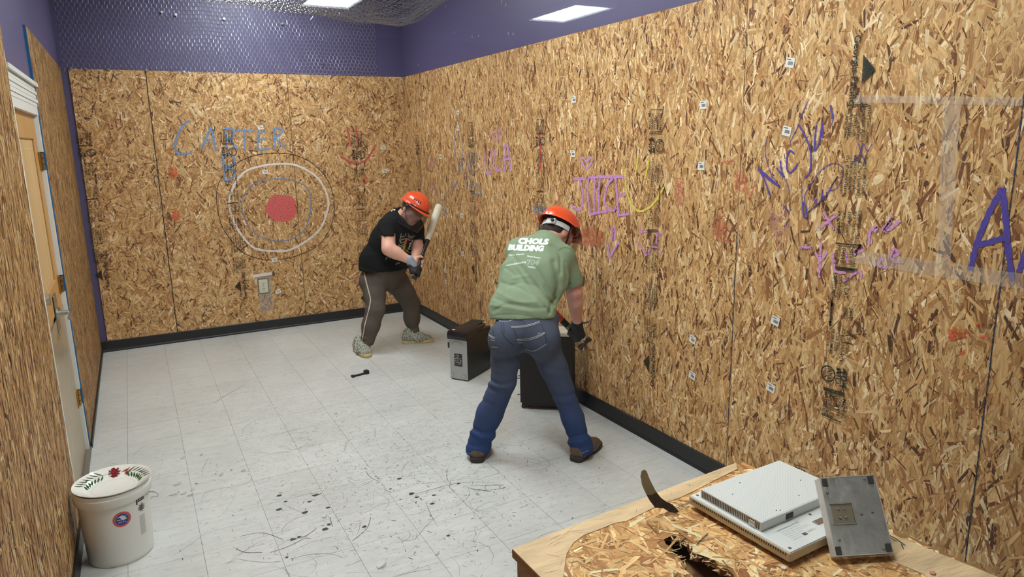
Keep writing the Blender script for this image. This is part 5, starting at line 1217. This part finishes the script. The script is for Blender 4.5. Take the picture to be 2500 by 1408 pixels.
# ================================================================== MAN IN GREEN (seen from behind, bending over the tower)
def man_green():
    base = np.array([1.85, 3.28, 0.]); SD = nrm((.82, -.57, 0)); FWD = nrm((.57, .82, 0)); BK = -FWD
    pel = J(1281, 822, 3.33); waist = J(1274, 757, 3.39); chest = J(1304, 672, 3.49); upch = J(1322, 622, 3.55); neck = J(1337, 590, 3.60); hd = J(1363, 567, 3.67)
    rsh = J(1374, 628, 3.47); lsh = J(1266, 612, 3.68); relb = J(1402, 712, 3.46); rwr = J(1409, 784, 3.53); lelb = J(1288, 705, 3.84); lwr = J(1308, 722, 3.78)
    hl, hr = J(1236, 835, 3.36), J(1328, 838, 3.28); kl, kr = J(1229, 930, 3.36), J(1373, 952, 3.22); cl, crr = J(1196, 1008, 3.42), J(1399, 1020, 3.18); al, ar = J(1168, 1090, 3.455), J(1418, 1085, 3.15)
    SPN = nrm(upch-pel); SH = nrm(rsh-lsh)
    grip = J(1405, 815, 3.60); hax = nrm(J(1322, 730, 3.715)-grip)
    hup = nrm(RT*.30+UP*.82+FW*.30); hfr = nrm(RT*.72-UP*.30+FW*.62)
    hp, eyes, HL = head_prims(hd, hup, hfr, 1.0)
    # body (one skin surface from head to feet)
    tors = lambda i: [(ecap(pel, waist, .118+i, .112+i, SD, 1.50, 1.50), .05), (ecap(waist, chest, .112+i, .122+i, nrm(SD*.6+SH*.4), 1.50, 1.45), .06), (ecap(chest, upch, .120+i, .095+i, SH, 1.45, 1.5), .06), (ecap(upch, neck, .090+i, .060+i, SH, 1.5, 1.2), .05)]
    arms = [(cone(rsh, relb, .056, .046), .04), (cone(relb, relb+(rwr-relb)*.35, .047, .046), .02), (cone(relb+(rwr-relb)*.35, rwr, .046, .029), .02), (cone(lsh, lelb, .052, .042), .04), (cone(lelb, lwr, .043, .027), .02)]
    legs = [(cone(hl, kl, .070, .050), .03), (cone(kl, al, .050, .036), .03), (cone(hr, kr, .070, .050), .03), (cone(kr, ar, .046, .034), .03)]
    feet = [(cone(al, al-UZ*.04, .030, .026), .02), (cone(ar, ar-UZ*.04, .030, .026), .02)]
    lh = hand(J(1322, 730, 3.715), hax, lwr, .017, 1, -1, .95); rh0 = hand(grip, hax, rwr, .017, -1, 1, .82)
    F = Field(tors(-.030)+arms+legs+feet+hp+[(cone(neck, hd, .055, .056), .03)]+lh+rh0, .0075)
    body, _ = fmesh('person', F, m_skin2, None, base, 1)
    tag(body, 'man in sage green shirt and orange hard hat bending over with a hammer', 'person')
    root = body
    # hair under the hat
    A_ = (np.cross(hfr, hup), hfr, hup)
    hf = Field([(ell(HL(0, -.016, .028), (.080, .099, .092), A_), .01), (ell(HL(0, -.055, -.030), (.070, .055, .060), A_), .03)], .007); hf.cut(HL(0, .045, 0), hfr); fmesh('hair', hf, m_hair, root, iters=1)
    for e in eyes:
        eo = obj('eye', MB().lathe([(.0001, -.011), (.008, -.008), (.011, 0), (.008, .008), (.0001, .011)], 12, np.asarray(e)-base), m_eye, root, smooth='all')
    # T-shirt
    shirt = tors(.010)[1:]+[(ecap(pel-SPN*.05, waist, .136, .114, SD, 1.50, 1.48), .05), (ecap(chest+(upch-chest)*.5, neck, .098, .066, SH, 1.5, 1.25), .05), (cone(upch*.6+rsh*.4, rsh, .080, .070), .05), (cone(upch*.6+lsh*.4, lsh, .080, .068), .05),
        (ecap(rsh, rsh+(relb-rsh)*.72, .070, .070, SH, 1.0, 1.08), .025), (ecap(lsh, lsh+(lelb-lsh)*.6, .068, .066, SH, 1.0), .045)]
    f = Field(shirt, .0068)
    ax_ = nrm(relb-rsh); f.cut(rsh+ax_*.158, ax_, rsh+ax_*.27, .105); al_ = nrm(lelb-lsh); f.cut(lsh+al_*.19, al_, lsh+al_*.27, .10)
    f.cut(J(1272, 781, 3.24), nrm(pel-waist)*1.0+np.array([0, 0, -.9])-SD*.10); f.cut(neck+nrm(hd-neck)*.010, nrm(hd-neck), neck+nrm(hd-neck)*.06, .13)
    f.sub(cone(rsh+ax_*.11, relb, .060, .054), .006); f.sub(cone(hd, neck-nrm(hd-neck)*.01, .064, .062), .006)
    f.disp(cloth_noise(.0036, 11, 2, (1, 1, .8))); f.disp(cloth_noise(.0016, 27, 6))
    f.disp(pixfold([([(1253, 625), (1285, 668), (1322, 715), (1352, 745)], 5, .007), ([(1262, 660), (1300, 715), (1340, 762)], 4, .005), ([(1300, 640), (1330, 690), (1352, 728)], 4, .006), ([(1352, 640), (1362, 690), (1352, 735)], 7, .010), ([(1215, 712), (1260, 735), (1310, 738)], 3.5, -.004), ([(1208, 728), (1262, 748), (1330, 752)], 3.5, .004), ([(1200, 745), (1250, 752), (1300, 762)], 3.5, -.003),
        ([(1225, 690), (1262, 700), (1300, 720)], 3, .004), ([(1345, 600), (1366, 620), (1368, 668)], 4, .006), ([(1235, 655), (1260, 672)], 3, .003), ([(1192, 770), (1270, 766), (1352, 783)], 2, .002), ([(1378, 640), (1384, 685)], 4, .004), ([(1240, 700), (1275, 690), (1310, 700)], 3, .004), ([(1250, 680), (1290, 672)], 3, -.004), ([(1330, 700), (1345, 735), (1340, 765)], 4, .006), ([(1205, 760), (1240, 742), (1290, 748)], 3, .004)], 1.35))
    sh, bv = fmesh('t_shirt', f, m_green, root); sh['label'] = 'sage green T-shirt with white back print'
    pr = MB(); surf_text(pr, bv, 'CHOLS', (1264, 594), (1338, 597), (3, -11), 13, .075); surf_text(pr, bv, 'BUILDING', (1240, 610), (1326, 613), (3, -11), 13, .075)
    surf_text(pr, bv, 'New Haven', (1242, 625), (1280, 622), (2, -8), 4, .02); surf_text(pr, bv, 'Home Repairs', (1287, 627), (1319, 632), (2, -8), 4, .02); surf_text(pr, bv, 'nicholsbuilding', (1236, 650), (1285, 641), (2, -8), 5, .02); surf_text(pr, bv, '.com', (1287, 652), (1306, 656), (2, -8), 6, .02)
    dec('shirt_print', pr, m_print, sh, base)
    pg = MB(); surf_text(pg, bv, '704', (1284, 647), (1315, 647), (2, -8), 13, .05, .0012); dec('faded_print', pg, pm('faded grey print', (158, 176, 158), .8), sh, base)
    sm = MB(); surf_stroke(sm, bv, [(1363, 612), (1374, 604), (1392, 607), (1400, 612)], .003); surf_stroke(sm, bv, [(1186, 773), (1230, 766), (1280, 768), (1358, 785)], .0025); dec('seams', sm, pm('green seam', (104, 124, 94), .9), sh, base)
    # jeans
    hipb = lambda q: q+BK*.045
    jn = [(ecap(pel+SPN*.15, pel+UZ*.035, .118, .120, SD, 1.50, 1.50), .05), (ell(hipb(hl)+UZ*.030, (.098, .10, .105), (SD, FWD, UZ)), .03), (ell(hipb(hr)+UZ*.030, (.098, .10, .105), (SD, FWD, UZ)), .03),
          (cone(hl, hl+(kl-hl)*.5, .090, .080), .028), (cone(hl+(kl-hl)*.5, kl, .080, .070), .02), (cone(kl, cl, .072, .074), .025), (cone(cl, al+(al-cl)*.10, .074, .068), .025), (cone(al, al*np.array([1,1,0])+UZ*.04, .070, .066), .02),
          (cone(hr, hr+(kr-hr)*.5, .092, .080), .028), (cone(hr+(kr-hr)*.5, kr, .080, .066), .02), (cone(kr, crr, .066, .062), .025), (cone(crr, ar+(ar-crr)*.14, .062, .064), .025), (cone(ar, ar*np.array([1,1,0])+UZ*.04, .066, .064), .02)]
    f = Field(jn, .0068); f.cut(J(1275, 757, 3.30), nrm(SPN*.6+UZ*.6)); f.cut(np.array([0, 0, .032]), -UZ)
    f.sub(cone(al+UZ*-.02, al-UZ*.12, .050, .050), .006); f.sub(cone(ar-UZ*.02, ar-UZ*.12, .047, .047), .006)
    f.disp(cloth_noise(.0030, 10, 5, (1, 1, .7)))
    f.disp(pixfold([([(1192, 924), (1222, 938), (1250, 932)], 4, .008), ([(1190, 934), (1218, 946), (1245, 946)], 4, -.005), ([(1186, 944), (1215, 958), (1245, 958)], 3.5, .004), ([(1172, 975), (1205, 990)], 4, .004), ([(1150, 1042), (1180, 1056), (1215, 1050)], 4, .008), ([(1148, 1054), (1180, 1070), (1210, 1066)], 4, -.007), ([(1138, 1080), (1165, 1090), (1200, 1078)], 4, .006), ([(1385, 1068), (1410, 1062), (1438, 1056)], 4, .008), ([(1384, 1080), (1412, 1080), (1440, 1072)], 4, -.007), ([(1384, 1094), (1412, 1094), (1442, 1088)], 4, .006),
        ([(1340, 960), (1375, 968), (1408, 955)], 4, .005), ([(1338, 972), (1380, 982), (1412, 972)], 4, -.004), ([(1272, 850), (1283, 812), (1272, 782)], 3, .006), ([(1255, 866), (1278, 872), (1300, 880)], 4, .006), ([(1238, 872), (1262, 878)], 4, .004), ([(1310, 880), (1345, 900), (1385, 905)], 4, .004), ([(1195, 890), (1220, 900), (1250, 898)], 4, .004)]))
    je, bv = fmesh('jeans', f, m_jeans, root); je['label'] = 'faded blue denim jeans'
    K = lambda x, y: (1140+x/5.633, 760+y/5.633)
    th, td = MB(), MB()
    for pl in ([(605,210),(760,200),(900,170),(1000,130)], [(610,225),(765,215),(905,185),(1000,148)], [(680,385),(850,370),(970,335),(1070,285)], [(690,405),(860,388),(980,350),(1070,300)], [(255,120),(300,165),(375,185)], [(262,140),(305,182),(370,196)], [(265,260),(320,325),(385,360)], [(272,280),(325,345),(385,378)], [(335,390),(385,402)], [(705,432),(775,428)], [(975,305),(1010,295)], [(800,515),(930,540),(1095,445)], [(370,85),(500,145),(640,115),(720,80)], [(340,485),(420,492)]): surf_stroke(th, bv, [K(*q) for q in pl], .0032, .002, 5)
    for pl in ([(635,230),(680,330),(705,400)], [(1030,180),(1070,300),(1095,430)], [(470,150),(490,300),(560,400),(650,470)], [(500,150),(515,290)], [(700,400),(800,515)], [(355,190),(380,400)]): surf_stroke(td, bv, [K(*q) for q in pl], .004, .002, 5)
    for pl in ([(1250,300),(1290,500),(1370,750)],): surf_stroke(td, bv, [K(*q) for q in pl], .003, .002)
    for hpts in ([(1134, 1108), (1150, 1112), (1172, 1112)], [(1390, 1110), (1410, 1114), (1436, 1104)]): surf_stroke(th, bv, [(x, y-5) for x, y in hpts], .002, .002)
    dec('stitching', th, m_thread, je, base); dec('seam_lines', td, m_threadd, je, base)
    # belt line
    bm_ = MB(); surf_stroke(bm_, bv, [(1225, 776), (1255, 776), (1285, 776)], .012, .003); 
    if bm_.v: dec('belt', bm_, m_blk, je, base)
    # gloves
    gl = Field(hand(grip, hax, rwr, .017, -1, 1, 1.0, .003)+[(cone(rwr+(grip-rwr)*.15, rwr+(grip-rwr)*.4, .036, .036), .012)], .0042)
    go, _ = fmesh('work_glove', gl, m_glove, root, iters=1); go['label'] = 'black work glove'
    gs = rwr+(grip-rwr)*.2; obj('glove_strap', MB().tube([gs-base, gs+RT*.035-base+UP*.004, gs+RT*.078+UP*.012-base], [.010, .011, .008], 8, squash=.5), m_blk, go)
    gl2 = Field(hand(J(1322, 730, 3.715), hax, lwr, .017, 1, -1, 1.0, .003)+[(cone(lwr, lwr+(J(1322, 730, 3.715)-lwr)*.3, .034, .034), .012)], .0045); fmesh('work_glove', gl2, m_glove, root, iters=1)
    # boots
    m_boot = pm('brown boot leather', (92, 76, 62), .6, var=.3, scale=30, bump=.3); m_bsole = pm('dark rubber sole', (52, 42, 38), .7, var=.2)
    d1, d2 = nrm((.58, .81, 0)), nrm((.90, .44, 0)); h1, h2 = al*np.array([1, 1, 0])-d1*.075, ar*np.array([1, 1, 0])-d2*.072
    shoe(root, h1, h1+d1*.29, 0, 'boot', m_boot, m_bsole, hgt=.05, wid=.050, laces=False); shoe(root, h2, h2+d2*.29, 0, 'boot', m_boot, m_bsole, hgt=.05, wid=.050, laces=False)
    hard_hat(root, HL(0, -.005, .046), hup, hfr, 1.0, slots=False, visor=True, band=True, label='orange hard hat with white headband and lowered visor', strap=True)
    # hammer
    hm = thing('hammer', 'short hammer with red and black handle held by the man in green', 'hammer', grip)
    a = J(1322, 730, 3.715)-grip; e = -hax*.085
    obj('handle', MB().tube([a+hax*.06, a*.40], [.020, .021], 12), pm('red handle rubber', (206, 74, 58), .5), hm, smooth=40)
    obj('grip', MB().tube([a*.40, a*.25, e*.5], [.021, .020, .016], 12), m_glove, hm, smooth=40)
    obj('grip_tape', MB().tube([a*.24, a*.17], .0212, 12), pm('olive tape', (132, 134, 112), .6), hm)
    obj('shaft', MB().tube([e*.4, e], .010, 10), m_chrome, hm)
    c = e; dd = nrm(np.cross(hax, FW)); obj('head', MB().tube([c-dd*.05, c-dd*.03, c-dd*.022, c+dd*.022, c+dd*.03, c+dd*.05], [.017, .018, .013, .013, .018, .017], 14), pm('worn dark steel', (76, 66, 56), .5, .7), hm, smooth=40)
man_green()

# ================================================================== MAN IN BLACK (swinging the bat)
def man_black():
    base = np.array([1.93, 5.86, 0.]); FWD = nrm((.55, -.83, 0)); SD = np.cross(FWD, UZ)   # his right-hand side
    pel = J(940, 682, 5.98); waist = J(938, 640, 5.98); chest = J(957, 585, 5.90); upch = J(975, 545, 5.86); neck = J(988, 524, 5.83); hd = J(1008, 513, 5.74)
    rsh = J(946, 556, 5.74); lsh = J(1010, 552, 5.96); relb = J(949, 607, 5.60); rwr = J(1001, 636, 5.52); lelb = J(1020, 610, 5.82); lwr = J(1012, 634, 5.60)
    hr, hl = J(912, 688, 5.93), J(972, 688, 6.03); kr, kl = J(917, 752, 5.84), J(1004, 742, 5.95); ar, al = J(895, 836, 5.86), J(1007, 806, 5.96)
    SPN = nrm(upch-pel); SH = nrm(rsh-lsh)
    g1_, g2_ = J(1017, 658, 5.50), J(1020, 640, 5.51)
    bat_a, bat_b = J(1013, 676, 5.47), J(1068, 516, 5.86); bax = nrm(bat_b-bat_a)
    bat_b = bat_a+bax*.82
    g1_ = bat_a+bax*.055; g2_ = bat_a+bax*.15
    hup = nrm(RT*.50+UP*.80-FW*.12); hfr = nrm(RT*.62-UP*.52-FW*.60)
    hp, eyes, HL = head_prims(hd, hup, hfr, 1.02)
    tors = lambda i: [(ecap(pel, waist, .150+i, .165+i, SD, 1.32, 1.25), .06), (ecap(waist, chest, .165+i, .150+i, SD, 1.22, 1.25), .08), (ecap(chest, upch, .145+i, .115+i, SH, 1.25, 1.35), .07), (ecap(upch, neck, .105+i, .068+i, SH, 1.35, 1.1), .05)]
    arms = [(cone(rsh, relb, .068, .056), .04), (cone(relb, relb+(rwr-relb)*.35, .056, .052), .02), (cone(relb+(rwr-relb)*.35, rwr, .052, .032), .02), (cone(lsh, lelb, .066, .055), .04), (cone(lelb, lwr, .054, .032), .02)]
    legs = [(cone(hr, kr, .080, .060), .03), (cone(kr, ar, .058, .040), .03), (cone(hl, kl, .080, .060), .03), (cone(kl, al, .062, .042), .03), (cone(ar, ar-UZ*.03, .036, .036), .02), (cone(al, al-UZ*.03, .036, .036), .02)]
    F = Field(tors(-.035)+arms+legs+hp+[(cone(neck, hd-hup*.04, .064, .062), .03)]+hand(g1_, bax, rwr, .016, 1, 1, .84)+hand(g2_, bax, lwr, .016, -1, 1, .98), .0075)
    body, _ = fmesh('person', F, m_skin, None, base, 1); root = body
    tag(body, 'man in black shirt and orange hard hat swinging a bat with both hands', 'person')
    A_ = (np.cross(hfr, hup), hfr, hup)
    hf = Field([(ell(HL(0, -.016, .028), (.080, .099, .092), A_), .01), (ell(HL(0, -.060, -.022), (.062, .044, .045), A_), .03)], .007); hf.cut(HL(0, .055, 0), hfr); fmesh('hair', hf, pm('light brown hair', (112, 84, 62), .6, var=.3, scale=60, bump=.4, bscale=200), root, iters=1)
    for e in eyes:
        eo = obj('eye', MB().lathe([(.0001, -.011), (.008, -.008), (.011, 0), (.008, .008), (.0001, .011)], 12, np.asarray(e)-base), m_eye, root, smooth='all')
        ic = np.asarray(e)-base+hfr*.0105; obj('iris', MB().tube([ic-hfr*.002, ic+hfr*.001], .0055, 12), m_iris, eo)
    mth = MB().tube(smooth_path([HL(-.024, .090, -.066)-base, HL(0, .0935, -.068)-base, HL(.024, .090, -.066)-base], 4), .003, 6); obj('lips', mth, pm('lips', (180, 110, 104), .5), root)
    # T-shirt
    shirt = tors(.012)+[(ecap(pel+SPN*.02, waist, .168, .178, SD, 1.32, 1.22), .06), (ell(waist+FWD*.045, (.19, .17, .16), (SD, FWD, UZ)), .07), (ell(chest+FWD*.03, (.17, .14, .14), (SD, FWD, UZ)), .07), (cone(upch*.6+rsh*.4, rsh, .095, .085), .05), (cone(upch*.6+lsh*.4, lsh, .095, .082), .05), (cone(rsh, rsh+(relb-rsh)*.66, .086, .078), .04), (cone(lsh, lsh+(lelb-lsh)*.75, .084, .078), .04)]
    f = Field(shirt, .0075); ax_ = nrm(relb-rsh); al_ = nrm(lelb-lsh); Lr, Ll = np.linalg.norm(relb-rsh), np.linalg.norm(lelb-lsh)
    f.cut(rsh+ax_*Lr*.62, ax_, rsh+ax_*Lr*.9, .115); f.cut(lsh+al_*Ll*.72, al_, lsh+al_*Ll*1.0, .11)
    f.cut(J(930, 664, 5.80), nrm(nrm(pel-waist)*.8-UZ*.5)); f.cut(neck+nrm(hd-neck)*.015+UZ*.01, nrm(nrm(hd-neck)+UZ*.8), neck+nrm(hd-neck)*.07, .12)
    f.sub(cone(rsh+ax_*Lr*.45, relb, .066, .060), .008); f.sub(cone(lsh+al_*Ll*.5, lelb, .064, .060), .008); f.sub(cone(hd, neck, .070, .070), .006)
    f.disp(cloth_noise(.004, 8, 9)); f.disp(pixfold([([(905, 600), (918, 635), (915, 660)], 4, .006), ([(930, 620), (945, 650)], 4, .006), ([(960, 640), (985, 655)], 4, .006), ([(925, 560), (940, 590)], 3, .006), ([(880, 650), (930, 664), (985, 662)], 2.5, .004), ([(968, 560), (962, 600)], 4, .006)]))
    sh, bv = fmesh('t_shirt', f, m_black, root); sh['label'] = 'black T-shirt with skeleton print'
    K = lambda x, y: (900+x/10.056, 560+y/10.056)
    rb = MB(); 
    for pl in ([(880,170),(800,180),(760,260),(790,320)], [(880,230),(800,250),(770,320)], [(870,300),(790,330),(760,290)], [(870,350),(790,400),(730,370)], [(850,410),(780,440),(720,400)], [(960,100),(1000,160),(1060,170),(1130,160)], [(960,160),(1010,210),(1080,200)], [(950,220),(1000,260),(1100,260)], [(800,90),(770,200)], [(900,90),(910,160)], [(420,740),(470,660),(540,710)], [(660,860),(720,820),(760,830)]): surf_stroke(rb, bv, [K(*q) for q in pl], .009, .002, 5)
    dec('rib_print', rb, pm('grey skeleton print', (128, 132, 122), .8), sh, base)
    s1 = MB(); surf_stroke(s1, bv, [K(925, 210), K(905, 300), K(880, 400)], .028, .002); dec('spine_print', s1, pm('orange print', (176, 92, 52), .8), sh, base)
    s2 = MB(); surf_stroke(s2, bv, [K(880, 400), K(860, 470), K(840, 530)], .028, .0022); surf_stroke(s2, bv, [K(900, 500), K(960, 540), K(1010, 600)], .014, .002); dec('lower_print', s2, pm('yellow green print', (160, 164, 50), .8), sh, base)
    tx = MB(); 
    for t_, a_, b_ in (('AN', (1045, 325), (1118, 310)), ('SOC', (995, 372), (1120, 355)), ('SOCI', (980, 425), (1108, 425)), ('CLUB', (955, 480), (1070, 495))): surf_text(tx, bv, t_, K(*a_), K(*b_), (2, -10), 4.6, .04)
    dec('word_print', tx, m_print, sh, base)
    lg = MB(); surf_stroke(lg, bv, [(955, 516), (960, 512), (965, 513)], .014, .002); dec('neck_print', lg, m_print, sh, base)
    # trousers
    tr = [(ecap(pel+SPN*.12, pel+UZ*.02, .148, .140, SD, 1.32, 1.30), .05), (ell(hr-FWD*.03, (.105, .105, .12), (SD, FWD, UZ)), .04), (ell(hl-FWD*.03, (.105, .105, .12), (SD, FWD, UZ)), .04),
          (cone(hr, hr+(kr-hr)*.5, .106, .094), .03), (cone(hr+(kr-hr)*.5, kr, .094, .082), .03), (cone(kr, kr+(ar-kr)*.5, .082, .074), .03), (cone(kr+(ar-kr)*.5, ar-UZ*.01, .074, .060), .03),
          (cone(hl, hl+(kl-hl)*.5, .106, .094), .03), (cone(hl+(kl-hl)*.5, kl, .094, .082), .03), (cone(kl, kl+(al-kl)*.5, .082, .074), .03), (cone(kl+(al-kl)*.5, al-UZ*.01, .074, .056), .03)]
    f = Field(tr, .0075); f.cut(J(930, 640, 5.80), nrm(SPN*.7+UZ*.6)); f.cut(np.array([0, 0, .062]), -UZ); f.sub(cone(ar, ar-UZ*.1, .045, .045), .006); f.sub(cone(al, al-UZ*.1, .045, .045), .006)
    f.disp(cloth_noise(.005, 8, 15, (1, 1, .6))); f.disp(pixfold([([(880, 815), (900, 822), (912, 812)], 3, .006), ([(878, 828), (895, 832), (910, 826)], 3, .006), ([(990, 798), (1008, 802), (1024, 794)], 3, .010), ([(992, 808), (1008, 812), (1022, 806)], 3, -.006), ([(945, 712), (952, 690), (948, 672)], 4, .008), ([(960, 720), (985, 728), (1010, 720)], 4, .004), ([(895, 745), (920, 752), (940, 742)], 4, .005)]))
    tu, bv = fmesh('trousers', f, m_brown, root); tu['label'] = 'loose brown track trousers with pale side stripe'
    K3 = lambda x, y: (820+x/2.997, 430+y/2.997); st = MB(); surf_stroke(st, bv, [K3(*q) for q in ((202,685),(222,770),(240,840),(254,900),(245,960),(230,1020),(212,1090),(202,1150),(192,1200),(190,1228))], .010, .002); dec('side_stripe', st, pm('pale stripe', (206, 194, 178), .8), tu, base)
    # gloves: the right hand wears one, the left grips the handle bare
    gl = Field(hand(g1_, bax, rwr, .016, 1, 1, 1.0, .003), .0045); go, _ = fmesh('work_glove', gl, m_glove, root, iters=1); go['label'] = 'black fingered glove on the gripping hand'
    cu = nrm(g1_-rwr); cf = Field([(cone(rwr-cu*.01, rwr+cu*.035, .038, .039), .01), (ell(g1_+nrm(rwr-g1_)*.045, (.034, .034, .034)), .02)], .005); co, _ = fmesh('glove_cuff', cf, m_gloveg, root, iters=1); co['label'] = 'grey blue glove cuff'
    m_kn = knit_mat(); m_ts = pm('tan rubber sole', (196, 172, 122), .6, var=.12, scale=30)
    shoe(root, (1.610, 5.985), (1.628, 5.690), 0, 'sneaker', m_kn, m_ts, hgt=.07, wid=.050); shoe(root, (2.035, 5.965), (2.305, 5.865), 0, 'sneaker', m_kn, m_ts, hgt=.07, wid=.050)
    hard_hat(root, HL(0, -.002, .050), hup, hfr, 1.02, slots=True, visor=True, band=False, label='orange vented hard hat with smoked face shield', strap=True)
    bt = thing('baseball_bat', 'white barrelled baseball bat with black grip held by the man in black', 'baseball bat', bat_a); z = lambda q: bax*q
    obj('knob', MB().tube([z(-.016), z(-.010), z(.0), z(.008)], [.012, .024, .024, .014], 16), m_blk, bt, smooth=40)
    obj('grip', MB().tube([z(.005), z(.15), z(.30), z(.40)], [.0135, .0135, .016, .023], 16), m_blk, bt, smooth=40)
    obj('grip_ring', MB().tube([z(.196), z(.215)], .0160, 16), m_lgrey, bt)
    obj('barrel', MB().tube([z(.40), z(.46), z(.54), z(.62), z(.76), z(.80)], [.0232, .029, .034, .0365, .037, .036], 20), pm('cream bat paint', (214, 208, 188), .35, var=.06, scale=12), bt, smooth=40)
    obj('end_cap', MB().tube([z(.80), z(.815), z(.825)], [.0365, .033, .015], 20), pm('grey end cap', (104, 108, 114), .5), bt, smooth=40)
man_black()
